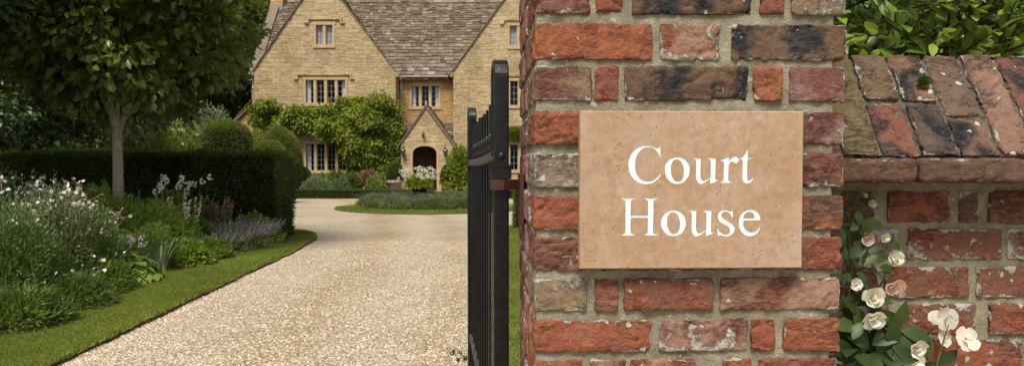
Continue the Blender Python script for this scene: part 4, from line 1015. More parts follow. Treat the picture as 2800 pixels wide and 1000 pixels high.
# ------------------------------------------------------------------ planting
def gx(px_, Y): return (px_-1400)/FPX*Y
def tz(py_, Y): return float(at(1400, py_, Y)[2])
def clipped(name, label, cat, x0, x1, y0, y1, z1, n, L, mats, group=None, fuzz=.04):
    """clipped box hedge: twiggy core and a skin of short shoots, one mesh"""
    mb = MB(); c = .05; box(mb, x0+c, x1-c, y0+c, y1-c, .02, z1-c, 2)
    fs = [((x1-x0)*z1, 0, y0), ((x1-x0)*z1*.3, 1, y1), ((y1-y0)*z1, 2, x1), ((y1-y0)*z1*.5, 3, x0), ((x1-x0)*(y1-y0), 4, z1)]
    tot = sum(a for a, _, _ in fs)
    for a, k, _ in fs:
        m = int(n*a/tot); u, v = rng.random(m), rng.random(m)
        nz = {0: (0, -1, 0), 1: (0, 1, 0), 2: (1, 0, 0), 3: (-1, 0, 0), 4: (0, 0, 1)}[k]
        if k < 2: P = np.stack([x0+(x1-x0)*u, np.full(m, y0 if k == 0 else y1), z1*v], 1)
        elif k < 4: P = np.stack([np.full(m, x1 if k == 2 else x0), y0+(y1-y0)*u, z1*v], 1)
        else: P = np.stack([x0+(x1-x0)*u, y0+(y1-y0)*v, np.full(m, z1)], 1)
        nn = np.array(nz, float); bulge = (fbm(P*1.7, 3, 3)-.5)*fuzz*3
        P = P+nn*(bulge[:, None]-.03-rng.random((m, 1))*fuzz)
        D = nn+rdir(m)*.75+np.array([0, 0, .35])
        top = (k == 4) | (P[:, 2] > z1-.09-.05*rng.random(m));  # top band takes the lighter shoots, painting in the sunlit edge
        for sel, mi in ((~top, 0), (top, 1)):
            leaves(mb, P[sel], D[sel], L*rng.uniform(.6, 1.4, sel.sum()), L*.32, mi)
    o = mb.build(name, mats, None); return tag(o, label, cat, group)
def topiary(name, label, cat, x, y, R, H, n, L, mats, base=0.02, dome=.6, group=None, parent=None, pw=2.4):
    mb = MB(); Hd = R*dome*1.7; Hd = min(Hd, H); zc = base+H-Hd
    def surf(u, v, k=1.):                                  # v 0..1 bottom..top
        z = base+v*(H); t = np.clip((z-zc)/Hd, 0, 1); r = R*k*(1-t**pw)**(1/pw)*(1-.06*(1-v))
        return r, z
    ks = 28; vs = np.concatenate([np.linspace(0, 1, 22)**.8]); prof = [(max(surf(0, v, .93)[0], .001), surf(0, v)[1]-.03) for v in vs]
    lathe(mb, (x, y, 0), prof, ks, 2)
    v = rng.random(n)**.75; a = rng.random(n)*6.283; r, z = surf(0, v)
    # a share goes on the cap so the top is as dense as the sides
    m = n//3; rr = R*np.sqrt(rng.random(m)); r[:m] = rr; z[:m] = zc+Hd*(1-np.clip(rr/R, 0, 1)**pw)**(1/pw)
    P = np.stack([x+r*np.cos(a), y+r*np.sin(a), z], 1)
    N = unit(np.stack([np.cos(a)*r/R, np.sin(a)*r/R, np.clip((z-zc)/Hd, 0, 1)+.01], 1))
    P = P+N*((fbm(P*3.5, 5, 3)-.5)*.12-.03-.03*rng.random(n))[:, None]*R
    D = N+rdir(n)*.8; top = N[:, 2] > .75-.2*rng.random(n)  # tops take the second, lighter leaf: the lit cap is coloured in
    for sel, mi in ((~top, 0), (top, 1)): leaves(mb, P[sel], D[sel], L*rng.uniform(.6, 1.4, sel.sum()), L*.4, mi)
    o = mb.build(name, mats, parent)
    return o if parent else tag(o, label, cat, group)
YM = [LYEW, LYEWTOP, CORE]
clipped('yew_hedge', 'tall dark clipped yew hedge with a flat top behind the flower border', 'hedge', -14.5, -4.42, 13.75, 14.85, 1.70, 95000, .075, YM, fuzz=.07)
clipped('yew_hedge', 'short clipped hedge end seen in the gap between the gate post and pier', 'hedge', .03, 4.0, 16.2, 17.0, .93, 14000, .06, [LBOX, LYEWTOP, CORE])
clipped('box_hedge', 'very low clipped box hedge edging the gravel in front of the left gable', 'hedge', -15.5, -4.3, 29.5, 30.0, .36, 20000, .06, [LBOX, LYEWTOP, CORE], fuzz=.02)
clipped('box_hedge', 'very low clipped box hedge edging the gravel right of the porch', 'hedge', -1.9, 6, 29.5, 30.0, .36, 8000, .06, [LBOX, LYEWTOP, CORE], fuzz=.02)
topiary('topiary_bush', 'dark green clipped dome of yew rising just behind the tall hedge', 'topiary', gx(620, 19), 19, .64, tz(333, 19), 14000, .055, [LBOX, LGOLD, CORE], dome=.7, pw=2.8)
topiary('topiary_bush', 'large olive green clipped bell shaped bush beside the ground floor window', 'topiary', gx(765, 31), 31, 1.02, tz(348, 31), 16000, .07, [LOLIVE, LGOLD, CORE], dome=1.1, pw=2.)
topiary('clipped_bush', 'small golden rounded bush between the hedge and the bell shaped topiary', 'shrub', gx(735, 26), 26, .62, tz(386, 26), 9000, .06, [LGOLD, LGOLD, CORE], dome=.6)
topiary('clipped_bush', 'round dark green clipped bush behind the low box hedge', 'shrub', gx(820, 31.5), 31.5, .58, tz(457, 31.5), 8000, .06, [LMID, LBOX, CORE], dome=.9)

def tree(name, label, x, y, R, zc, Rz, trunk_r, nc, cr_, nl, L, W, mat, fork=None, group=None, flat=None, inner=.35, droop=.35, bark=None, hi=False):
    t = empty(name, (x, y, 0), label, 'tree', group)
    mb = MB(); zf = fork if fork else zc-Rz*.6
    zz = np.linspace(0, zf, 7); wob = (np.stack([fbm(np.stack([zz*.8, zz*0+k, zz*0], 1), 21) for k in (1, 9)], 1)-.5)*trunk_r*.5
    wob[0] *= 0
    tube(mb, np.column_stack([x+wob[:, 0], y+wob[:, 1], zz]), trunk_r*np.linspace(1.12, .8, 7), 14)
    top = np.array([x+wob[-1, 0], y+wob[-1, 1], zf])
    for i in range(11):
        a = i*2.4+random.random(); e = random.uniform(.35, .9); q = np.array([x+math.cos(a)*R*e, y+math.sin(a)*R*e, zc+Rz*random.uniform(-.5, .6)])
        m1 = top*.55+q*.45+np.array([0, 0, Rz*.12]); tube(mb, [top-np.array([0, 0, .1]), top*.85+m1*.15+np.array([0, 0, .05]), m1, q], trunk_r*np.array([.5, .42, .25, .06]), 6)
    mb.build('trunk', bark or BARK, t, smooth=True)
    mb = MB(); crown(mb, (x, y, zc), (R, R, Rz), nc, cr_, nl, L, W, flat=flat, inner=inner, droop=droop, hi=hi); mb.build('crown', mat, t, smooth=hi)
    return t
T1 = 11.6
tree('lime_tree', 'young broadleaf tree with a straight pale trunk standing in the flower border', gx(321, T1), T1, 2.05, 4.25, 2.25, .085, 260, .38, 105, .135, .095, LTREE, fork=2.0, flat=2.22, droop=.5, hi=True)
tree('dark_tree', 'broadleaf tree whose dark drooping crown hangs in from the left above the border', -8.9, 9.6, 2.85, 4.3, 2.1, .12, 150, .42, 140, .16, .07, LTREE2, fork=2.2, flat=2.35, droop=.9, hi=True)
tree('shade_tree', 'very dark tree crown filling the gap behind the two border trees', -12.5, 18.5, 3.6, 4.4, 3.6, .16, 260, .6, 150, .16, .12, LTREE2, fork=1.2, flat=.6, inner=.1)
BG = 'tall trees standing behind the hedge'
for (x, y, R, zc, Rz, m, nc, lab) in ((-19.6, 47, 4.6, 7.6, 7.6, LTREE, 200, 'dark evergreen tree standing directly left of the house gable'),
                                 (-16.6, 54, 4.2, 11.0, 5.5, LOLIVE, 110, 'olive leaved tree top showing beside the chimney'),
                                 (-22.0, 38, 4.2, 7.0, 7.2, LOLIVE, 170, 'tall olive green tree between the dark evergreens'),
                                 (-25.5, 34, 4.6, 6.4, 6.6, LDARK, 190, 'broad dark tree behind the garden store'),
                                 (-26, 28, 4.6, 5.5, 5.8, LTREE2, 200, 'very dark tree in deep shade behind the hedge at the far left'),
                                 (-19.5, 25, 3.3, 4.6, 4.9, LTREE2, 170, 'black green yew tree in shade behind the border tree trunk'),
                                 (-30, 52, 9, 9, 9.5, LDARK, 320, 'farthest dark tree mass beyond the garden at the left')):
    tree('woodland_tree', lab, x, y, R, zc, Rz, .25, nc, R*.24, 150, .30, .22, m, group=None, fork=2.0, inner=.2)
mb = MB(); n = 60000; X = rng.uniform(-75, -6, n); q = rng.random(n); hh = 11+5*fbm(np.stack([X*.12, X*0, X*0], 1), 31, 3)
P = np.stack([X, 74+rng.normal(0, 1.5, n)-(1-q)*3, hh*q**.8], 1); leaves(mb, P, rdir(n)+np.array([0, -.6, .2]), .75, .6); mb.add([(-75, 75.5, 0), (-6, 75.5, 0), (-6, 76, 11), (-75, 76, 11)], [(0, 1, 2, 3)], 1)
tag(mb.build('woods', [LDARK, CORE]), kind='stuff')

# shrubs behind the hedge and by the house
def lump(mb, c, R, H, n, L, W, up=.3, hi=False, mat=0, lumps=3., inner=.45):
    e = rdir(n); e[:, 2] = np.abs(e[:, 2]); q = (inner+(1-inner)*rng.random(n)**.6)
    k = .68+.64*fbm(e*lumps+np.array(c)*3.1, 13, 3)
    P = np.array(c)+e*np.array([R, R, H])*(q*k)[:, None]
    leaves(mb, P, e*.8+rdir(n)*.7+np.array([0, 0, up]), L*rng.uniform(.6, 1.35, n), W*rng.uniform(.7, 1.3, n), mat, hi=hi)
    return P
def flowers(mb, P, s, n=6, up=.6, mat=0):
    """small blossoms: a ring of petals around each point"""
    P = np.asarray(P); m = len(P); k = np.repeat(np.arange(m), n); ax = unit(rdir(m)+np.array([0, -.5, up]))
    a = unit(np.cross(ax, rdir(m))); b = np.cross(ax, a); t = np.tile(np.arange(n), m)*2*math.pi/n
    D = a[k]*np.cos(t)[:, None]+b[k]*np.sin(t)[:, None]+ax[k]*.35
    leaves(mb, P[k], D, s*rng.uniform(.75, 1.2, m*n), s*.85, mat, N=ax[k]+rdir(m*n)*.15, fold=-.1, curl=.2)
def blob(mb, P, s, mat=0, n=14):
    P = np.asarray(P); m = len(P); k = np.repeat(np.arange(m), n); e = rdir(m*n)
    leaves(mb, P[k]+e*s*.35, e+rdir(m*n)*.4, s*.7, s*.6, mat, fold=.1)
def plant(name, label, cat, x, y, R, H, fol=None, stems=None, fl=None, z0=.03, base=.0):
    """fol=(n,L,W,mat,hi,up) ; stems=(n,mat,r,spread,hmin) ; fl=(kind,mat,size,count)"""
    t = empty(name, (x, y, z0), label, cat); tips = None
    if fol:
        n, L, W, m, hi, up = fol; mb = MB(); fh = H*(.8 if stems else 1.)*(fol_scale.get(label, 1.)); lump(mb, (x, y, z0), R, fh, n, L, W, up, hi)
        mb.build('foliage', m, t)
    if stems:
        n, m, r, spread, hmin = stems; mb = MB(); tips = []
        for i in range(n):
            a = random.random()*6.283; q = math.sqrt(random.random()); b = np.array([x+math.cos(a)*R*q*.6, y+math.sin(a)*R*q*.6, z0])
            h = H*random.uniform(hmin, 1.); tp = b+np.array([math.cos(a)*R*q*spread, math.sin(a)*R*q*spread, h]); mid = (b+tp)/2+np.array([random.gauss(0, .03), random.gauss(0, .03), 0])
            tube(mb, [b, mid, tp], [r, r*.8, r*.5], 4, cap=False); tips.append(np.stack([b, mid, tp]))
        mb.build('stems', m, t); tips = np.array(tips)
    if fl:
        kind, m, s, cnt = fl; mb = MB()
        if kind in ('heads', 'blobs'):
            P = tips[:cnt, 2]; fn = flowers if kind == 'heads' else blob
            if cnt > 24: fn(mb, P, s)
            else:
                for q in P: h_ = MB(); fn(h_, [q], s); h_.build('flower_head', m, t)
                return t
        elif kind == 'spikes':
            for i in range(min(len(tips), cnt)):
                k = 46; u = rng.uniform(.55, 1.02, k)[:, None]; P = tips[i, 1]*(1-u)*2*(u < 1)+(tips[i, 2]*(2*u-1)+tips[i, 1]*(2-2*u)-tips[i, 1]*(1-u)*2*(u < 1))
                P = tips[i, 1]+(tips[i, 2]-tips[i, 1])*(u*2-1); e = rdir(k); e[:, 2] *= .3
                leaves(mb, P, e+np.array([0, 0, .3]), s*(1.25-.7*(u[:, 0])), s*.7)
        elif kind == 'spray':                              # many small flowers over the upper half
            k = cnt; i = rng.integers(0, len(tips), k); u = rng.uniform(.45, 1.05, k)[:, None]
            P = tips[i, 1]+(tips[i, 2]-tips[i, 1])*u+rng.normal(0, .035, (k, 3)); flowers(mb, P, s, 5)
        elif kind == 'surface':
            e = rdir(cnt); e[:, 2] = np.abs(e[:, 2]); P = np.array([x, y, z0])+e*np.array([R, R, H])*rng.uniform(.85, 1.08, (cnt, 1)); flowers(mb, P, s, 5)
        mb.build('flowers', m, t)['kind'] = 'stuff'
    return t
fol_scale = {'cream white flowers massed above the metal urn on the lavender island': .85}
def P_(px0, Y, top): return gx(px0, Y), Y, tz(top, Y)

# shrubs seen between hedge top and tree crowns
for (pxx, Y, top, R, m, lab, fl) in ((430, 21, 368, 1.1, LGOLD, 'yellow green leafy shrub rising behind the hedge right of the trunk', None),
                                (505, 24, 346, 1.0, LFRESH, 'pale green arching shrub with cream flower heads behind the hedge', ('surface', PCREAM, .05, 90)),
                                (250, 18.5, 372, .9, LMID, 'leafy shrub with scattered cream flowers behind the hedge left of the trunk', ('surface', PCREAM, .045, 120)),
                                (120, 17.5, 385, 1.1, LDARK, 'low dark shrub behind the hedge at the far left', None),
                                (600, 34, 302, 1.7, LGREY, 'greyish green willowy shrub behind the clipped yew dome', None),
                                (705, 36, 345, 1.2, LVINE, 'bright yellow green shrub between the side wing and the bell shaped bush', None),
                                (350, 27, 345, 1.7, LOLIVE, 'olive green bush in half shade far behind the tree trunk', None),
                                (925, 34, 468, .9, LOLIVE, 'brownish green bush under the ground floor window', None),
                                (870, 34.5, 478, .7, LMID, 'small green bush at the left end of the ground floor window', None),
                                (1312, 34, 430, 1.1, LVINE, 'leafy green bush by the porch right of the potted ball', None)):
    x, y, H = P_(pxx, Y, top)
    plant('garden_shrub', lab, 'shrub', x, y, R, H, fol=(int(2600*R*max(H, 1)), .13, .075, m, False, .1), fl=fl)
x, y, H = P_(1262, 33.6, 412); plant('leafy_shrub', 'tall leafy green shrub growing against the right side of the porch', 'shrub', x, y, .85, H, fol=(5200, .17, .10, LVINE, False, .0))
x, y, H = P_(900, 30.9, 490); plant('silver_plant', 'row of silvery grey foliage just behind the low box hedge', 'plant', x-.5, y, .75, H, fol=(2400, .14, .05, LGREY, False, .5))
x, y, H = P_(935, 31.1, 492); plant('silver_plant', 'second clump of silvery foliage nearer the red maple', 'plant', x, y, .65, H, fol=(2200, .14, .05, LGREY, False, .5))
x, y, H = P_(868, 31.6, 486); plant('lily', 'orange flowers beside the round green bush under the window', 'plant', x, y, .35, H, fol=(500, .14, .05, LMID, False, .5), stems=(16, STEMG, .006, .5, .8), fl=('blobs', PORNG, .10, 16))
x, y, H = P_(1008, 32, 466); plant('red_maple', 'low dome of dusky red leaves in the bed left of the potted ball', 'shrub', x, y, .66, H*.95, fol=(4200, .11, .05, LMAPLE, False, -.3))
x, y, H = P_(1022, 30.9, 492); plant('leafy_plant', 'fresh green leafy clump in front of the red maple', 'plant', x, y, .42, H, fol=(1400, .13, .08, LFRESH, False, .1))
x, y, H = P_(966, 31.2, 478); plant('leafy_plant', 'pale green clump between silver foliage and the red maple', 'plant', x, y, .4, H, fol=(1200, .13, .07, LBOX, False, .2))

# pots with clipped balls
def pot(pxx, Y, lab, R, top):
    x = gx(pxx, Y); t = empty('terracotta_pot', (x, Y, .02), lab+' terracotta pot with a thick rim beside the porch door', 'pot')
    mb = MB(); lathe(mb, (x, Y, .02), [(.001, 0), (.24, 0), (.26, .03), (.33, .50), (.37, .52), (.375, .64), (.33, .645), (.31, .58), (.001, .58)], 24); mb.build('body', TERRA, t, smooth=True)
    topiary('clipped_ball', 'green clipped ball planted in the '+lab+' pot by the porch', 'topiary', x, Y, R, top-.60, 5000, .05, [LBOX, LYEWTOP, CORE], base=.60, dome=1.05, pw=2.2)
pot(1079, 33, 'left', .42, tz(443, 33)); pot(1229, 33.6, 'right', .46, tz(448, 33.6))
x, y = gx(1083, 33), 33
# island: lavender mounds, urn with white flowers
LG = 'lavender clumps planted in a ring on the round island'
k = 0; proto = []
for i in range(22):
    a = i*2*math.pi/22+.1; r = 1.72 if i % 2 else 1.55
    X, Y = IC[0]-.15+r*math.cos(a)*1.08, IC[1]+r*math.sin(a); H = .50+.10*math.sin(i*2.3); 
    if i < 3:
        t = plant('lavender', 'rounded green lavender clump with faded grey blue spikes on the round island', 'lavender', X, Y, .46, .40, fol=(2600, .08, .022, LLAV, False, .7), stems=(46, STEMG, .002, .8, .95), fl=('spikes', PLAV, .016, 46), z0=.03)
        t['group'] = LG; proto.append(t)
    else:
        s = proto[i % 3]; c = s.copy(); COL.objects.link(c); c.location = (X, Y, .06); c.rotation_euler = (0, 0, i*1.7); c.scale = (1, 1, H/.5*random.uniform(.85, 1.1))
        for ch in s.children:
            d = ch.copy(); COL.objects.link(d); d.parent = c
for i, (dx, dy) in enumerate(((-.7, 0), (.7, .2), (0, .7), (0, -.75), (-1.0, -.6), (1.0, -.6), (.1, .1), (-.6, .8), (.7, .9))):
    s = proto[i % 3]; c = s.copy(); COL.objects.link(c); c.location = (IC[0]-.15+dx, IC[1]+dy, .06); c.rotation_euler = (0, 0, i*1.1); c.scale = (1.05, 1.05, 1.2)
    for ch in s.children:
        d = ch.copy(); COL.objects.link(d); d.parent = c
ux, uy = gx(1147, 24), 24
t = empty('garden_urn', (ux, uy, .06), 'dark metal urn on a stem holding white flowers in the centre of the lavender', 'urn')
mb = MB(); lathe(mb, (ux, uy, .06), [(.001, 0), (.19, 0), (.19, .05), (.06, .10), (.05, .30), (.10, .36), (.24, .47), (.27, .60), (.25, .62), (.001, .58)], 18); mb.build('body', IRON, t, smooth=True)
x, H = ux, tz(462, 24)
plant('white_flowers', 'cream white flowers massed above the metal urn on the lavender island', 'flowers', ux, uy, .46, H-.60, fol=(1500, .10, .035, LVINE, False, .2), stems=(46, STEMG, .004, .95, .45), fl=('blobs', PCREAM, .075, 46), z0=.64)
fol_scale = {}
t = None

# climber across the left gable
t = empty('wall_climber', at(1070, 515, 39.9)*np.array([1, 1, 0]), 'bright green leafy climber trained across the left gable and around the ground floor window', 'climber')
POLY = [(686, 300), (700, 286), (728, 278), (760, 276), (778, 296), (800, 300), (822, 290), (850, 296), (885, 293), (905, 274), (935, 266), (965, 268), (985, 262), (1010, 272), (1040, 256), (1062, 262), (1084, 284), (1092, 330), (1096, 360), (1085, 400), (1092, 430), (1078, 478), (1050, 500), (985, 482), (958, 466), (948, 440), (944, 412), (925, 388), (890, 374), (862, 360), (838, 348), (800, 356), (765, 352), (735, 344), (705, 340), (690, 330)]
pp = np.stack([rng.uniform(680, 1100, 1500), rng.uniform(250, 505, 1500)], 1); pp = pp[inpoly(pp, POLY)]
mb = MB(); C = np.array([at(a, b, 39.75) for a, b in pp]); bulge = fbm(np.stack([C[:, 0]*1.5, C[:, 2]*1.7, C[:, 0]*0], 1), 51, 2); C[:, 1] = 39.92-np.clip((bulge-.30)*1.9, 0, 1.0)*(.6+.4*rng.random(len(C)))
nl = 22; k = np.repeat(np.arange(len(C)), nl); e = rdir(len(k)); P = C[k]+e*np.array([.24, .13, .2])
leaves(mb, P, e*.5+rdir(len(k))*.4+np.array([0, -.35, -.55]), .24*rng.uniform(.6, 1.3, len(k)), .115, 0)
mb.build('foliage', LVINE, t)
mb = MB()
for (a, b) in (((1060, 510), (1050, 300)), ((1035, 510), (1000, 330)), ((1050, 400), (720, 315)), ((1050, 360), (800, 320)), ((1030, 450), (960, 400))):
    q0, q1 = at(*a, 39.9), at(*b, 39.9); m = (q0+q1)/2+np.array([.1, 0, .15]); q0[1] = q1[1] = m[1] = 39.93; tube(mb, [q0, m, q1], [.05, .035, .015], 6)
mb.build('stems', TWIG, t)
t = empty('wall_climber', at(1405, 515, 39.9)*np.array([1, 1, 0]), 'small tuft of green climber over the right ground floor window', 'climber')
mb = MB(); C = at(1408, 366, 39.8); e = rdir(1100); leaves(mb, C+e*np.array([.5, .12, .36])*rng.random((1100, 1))**.4, e*.5+np.array([0, -.5, .1]), .15, .07); mb.build('foliage', LVINE, t)
mb = MB(); q = at(1440, 515, 39.9); tube(mb, [(q[0], 39.93, .03), (q[0]+.05, 39.93, 1.5), (C[0]+.2, 39.93, C[2]-.2)], [.03, .025, .015], 6); mb.build('stems', TWIG, t)
#SECTION5
# ------------------------------------------------------------------ left flower border
def bladesof(mb, c, R, H, n, Wd, lean=.5, mat=0, seg=5):
    for i in range(n):
        a = random.random()*6.283; q = math.sqrt(random.random())*R*.35; h = H*random.uniform(.6, 1.08); l = random.uniform(.15, 1)*lean
        b = np.array([c[0]+math.cos(a)*q, c[1]+math.sin(a)*q, c[2]]); o = np.array([math.cos(a), math.sin(a), 0]); sdv = np.array([-math.sin(a), math.cos(a), 0])
        rows = []
        for k in range(seg+1):
            t = k/seg; p = b+np.array([0, 0, h*(t-.28*l*t**3)])+o*h*l*t*t; w_ = Wd*.5*(1-t**2.2)+.001
            rows += [p-sdv*w_, p+o*w_*.3*-1, p+sdv*w_]
        f = [(k*3+j, k*3+j+1, k*3+j+4, k*3+j+3) for k in range(seg) for j in range(2)]
        mb.add(rows, f, mat)
def broad(mb, c, R, H, n, L, mat=0):
    """big rounded leaves held out on stalks (hosta, lady's mantle)"""
    a = rng.random(n)*6.283; q = np.sqrt(rng.random(n)); z = H*(1-.75*q**2)*rng.uniform(.7, 1.05, n)
    P = np.stack([c[0]+np.cos(a)*q*R*.75, c[1]+np.sin(a)*q*R*.75, c[2]+z], 1)
    D = np.stack([np.cos(a)*.9+rng.normal(0, .3, n), np.sin(a)*.9+rng.normal(0, .3, n)-.15, .30-.75*q+rng.normal(0, .15, n)], 1)
    leaves(mb, P, D, L*rng.uniform(.7, 1.2, n), L*.85, mat, hi=True, fold=.10, curl=.25, N=np.tile([0, 0, 1.], (n, 1))+rdir(n)*.25)
B = 0.03
# tall wild clump with straw stems and small white flowers
def wild(x, y, R, H, lab, ns, nf):
    t = empty('white_perennial', (x, y, B), lab, 'plant', 'white flowering perennials at the left of the border')
    mb = MB(); lump(mb, (x, y, B), R*1.05, H*.86, int(12500*R*H), .055, .018, .3); mb.build('foliage', LMID, t)
    mb = MB(); lump(mb, (x, y, B), R*1.0, H*1.0, int(2600*R*H), .05, .018, .5, inner=.7); mb.build('young_leaves', LGREY, t)
    mb = MB(); tips = []
    for i in range(ns):
        a = random.random()*6.283; q = math.sqrt(random.random()); b = np.array([x+math.cos(a)*R*q*.7, y+math.sin(a)*R*q*.7, B]); h = H*random.uniform(.55, 1.04)
        tp = b+np.array([math.cos(a)*R*.3*q+random.gauss(0, .06), math.sin(a)*R*.3*q, h]); m = (b+tp)/2+np.array([random.gauss(0, .05), 0, 0])
        bw_ = random.gauss(0, .06); tube(mb, [b, b*.6+m*.4+np.array([bw_, 0, 0]), m, m*.45+tp*.55+np.array([-bw_*.8, 0, .02]), tp], [.005, .0045, .004, .003, .002], 4, cap=False)
        for k in range(5):
            u = random.uniform(.45, 1.); p = m*(1-u)+tp*u if u > .5 else m; e = np.array([random.gauss(0, .09), random.gauss(0, .07), random.uniform(.02, .14)])
            tube(mb, [p, p+e*.6, p+e], [.0035, .003, .002], 3, cap=False); tips.append(p+e)
        tips.append(tp)
    mb.build('stems', STEMT, t)
    tips = np.array(tips); idx = rng.permutation(len(tips)); mb = MB(); flowers(mb, tips[np.resize(idx, nf)]+rng.normal(0, .02, (nf, 3)), .024, 5); mb.build('flowers', PWHITE, t)['kind'] = 'stuff'
    mb = MB(); s_ = tips[idx[len(idx)//2:]]; blob(mb, s_, .024, 0, 8); mb.build('seed_heads', STEMT, t)['kind'] = 'stuff'
wild(gx(20, 7.4), 7.4, .50, tz(520, 7.4), 'nearest clump of white flowers on straw coloured stems at the left edge', 18, 80)
wild(gx(118, 8.3), 8.3, .58, tz(492, 8.3), 'big tangled clump of small white flowers in the middle of the left group', 24, 130)
wild(gx(235, 9.0), 9.0, .50, tz(565, 9.0), 'lower clump of white flowers and seed heads left of the feathery plants', 18, 90)
wild(gx(30, 10.2), 10.2, .65, tz(478, 10.2), 'tall clump of pale stems against the hedge at the left edge', 20, 80)
wild(gx(200, 10.8), 10.8, .55, tz(500, 10.8), 'tall clump of pale seed stems against the hedge behind the white flowers', 14, 30)
def simple(name, lab, cat, pxx, Y, top, R, fol, stems=None, fl=None, grp=None):
    x, y, H = P_(pxx, Y, top); t = plant(name, lab, cat, x, y, R, H-B, fol, stems, fl)
    if grp: t['group'] = grp
    return t
simple('low_plant', 'low dark green narrow leaved plant spilling towards the grass edge', 'plant', 178, 7.6, 720, .46, (5200, .055, .014, LMID, False, .3), (26, STEMG, .003, .9, .8), ('heads', PWHITE, .022, 16))
simple('low_plant', 'low narrow leaved plant with white specks below the tangled white clump', 'plant', 240, 8.4, 690, .45, (3400, .08, .018, LFEATH, False, .3), (24, STEMG, .003, .9, .8), ('heads', PWHITE, .022, 12))
simple('low_plant', 'low green plant at the very left edge below the white flowers', 'plant', 30, 6.75, 770, .47, (3200, .09, .02, LMID, False, .2), (16, STEMG, .003, .9, .8), ('heads', PWHITE, .02, 8))
simple('bronze_plant', 'dark reddish brown low plant on bare soil near the front of the border', 'plant', 95, 7.35, 815, .30, (1500, .06, .02, LRED, False, .2))
simple('bronze_plant', 'small rusty plant at the foot of the sword leaved clump', 'plant', 462, 10.15, 738, .18, (600, .06, .02, LRED, False, .2))
t = empty('grassy_plant', (gx(18, 6.95), 6.95, B), 'arching grassy leaves low at the left edge beside the lawn', 'plant'); mb = MB(); bladesof(mb, (gx(18, 6.95), 6.95, B), .3, .42, 70, .018, 1.3); mb.build('foliage', LFRESH, t)
t = empty('grassy_plant', (gx(285, 8.6), 8.6, B), 'small arching grassy tuft in front of the broad green leaves', 'plant'); mb = MB(); bladesof(mb, (gx(262, 8.75), 8.75, B), .25, .30, 60, .014, 1.3); mb.build('foliage', LFRESH, t)
simple('feathery_plant', 'tall yellow green feathery plant just left of the tree trunk', 'plant', 258, 10.9, 508, .42, (9000, .065, .012, LFRESH, False, .9))
simple('feathery_plant', 'big feathery green clump hiding the foot of the tree trunk', 'plant', 340, 11.0, 552, .62, (13000, .070, .015, LFEATH, False, .45))
simple('feathery_plant', 'big feathery green clump right of the tree trunk', 'plant', 425, 11.2, 556, .62, (13000, .070, .015, LFEATH, False, .45))
simple('feathery_plant', 'feathery green clump behind the sword shaped leaves', 'plant', 400, 10.3, 620, .45, (7500, .065, .014, LFEATH, False, .4))
simple('tall_plant', 'leafy green spire plant with small dark leaves left of the white blooms', 'plant', 405, 12.4, 520, .38, (2200, .09, .03, LMID, False, .5), (14, STEMG, .005, .8, .75), ('spikes', PMAUVE, .03, 8))
simple('white_anemone', 'tall stems with round white blooms against the dark hedge', 'flowers', 482, 12.0, 482, .36, (2200, .10, .035, LMID, False, .4), (22, STEMG, .005, .85, .78), ('blobs', PWHITE, .062, 18))
simple('cream_spires', 'cream yellow flower spires below the round white blooms', 'flowers', 492, 11.7, 535, .30, (1400, .10, .03, LFRESH, False, .5), (14, STEMG, .005, .6, .75), ('spikes', PCREAM, .045, 14))
simple('phlox', 'small cluster of pale pinkish flowers left of the sword shaped leaves', 'flowers', 322, 9.65, 648, .24, (900, .07, .03, LMID, False, .3), (22, STEMG, .004, .85, .75), ('blobs', PMAUVE, .045, 22))
x, y = gx(330, 9.15), 9.15; t = empty('broad_leaved_plant', (x, y, B), 'clump of broad bright green leaves at the edge of the grass strip', 'plant'); mb = MB(); broad(mb, (x, y, B), .50, .36, 190, .17); mb.build('foliage', LFRESH, t)
x, y = gx(435, 9.95), 9.95; t = empty('iris', (x, y, B), 'upright grey green sword shaped leaves in the middle of the border', 'plant'); mb = MB(); bladesof(mb, (x, y, B), .34, tz(640, 9.95), 46, .034, .62); mb.build('foliage', LGREY, t)
simple('leafy_plant', 'rounded mid green leafy mound right of the sword shaped leaves', 'plant', 500, 10.6, 665, .40, (3600, .085, .035, LFRESH, False, .2))
simple('leafy_plant', 'feathery light green mound at the grass edge before the blue flowers', 'plant', 552, 11.3, 655, .42, (8500, .06, .014, LFEATH, False, .35))
simple('leafy_plant', 'green mound behind the sword leaves and the white blooms', 'plant', 510, 12.2, 590, .5, (4600, .10, .035, LMID, False, .2))
simple('catmint', 'hazy lilac blue flowering mound near the end of the hedge', 'flowers', 645, 12.6, 600, .56, (3800, .06, .02, LLAV, False, .3), (130, STEMG, .003, .95, .85), ('spikes', PBLUE, .026, 130))
simple('catmint', 'second lilac blue mound spilling over the grass edge', 'flowers', 598, 12.1, 628, .48, (3200, .06, .02, LLAV, False, .3), (100, STEMG, .003, .95, .85), ('spikes', PBLUE, .024, 100))
simple('salmon_spires', 'dusty salmon pink flower spires in front of the hedge', 'flowers', 596, 13.1, 538, .24, (900, .09, .03, LGREY, False, .5), (14, STEMG, .005, .7, .75), ('spikes', PSALM, .055, 14))
simple('green_spires', 'pale green flower spires just left of the salmon pink ones', 'flowers', 556, 13.0, 530, .24, (900, .09, .03, LMID, False, .5), (12, STEMG, .005, .7, .75), ('spikes', LGOLD, .045, 12))
simple('pale_spires', 'slender whitish flower spikes above the lilac mound at the hedge end', 'flowers', 680, 13.3, 575, .32, (1500, .10, .05, LFRESH, False, .2), (16, STEMG, .004, .85, .75), ('spikes', PMAUVE, .028, 16))
simple('leafy_plant', 'yellow green large leaved plant at the last corner of the border', 'plant', 712, 13.35, 612, .34, (1300, .12, .08, LVINE, False, .0))
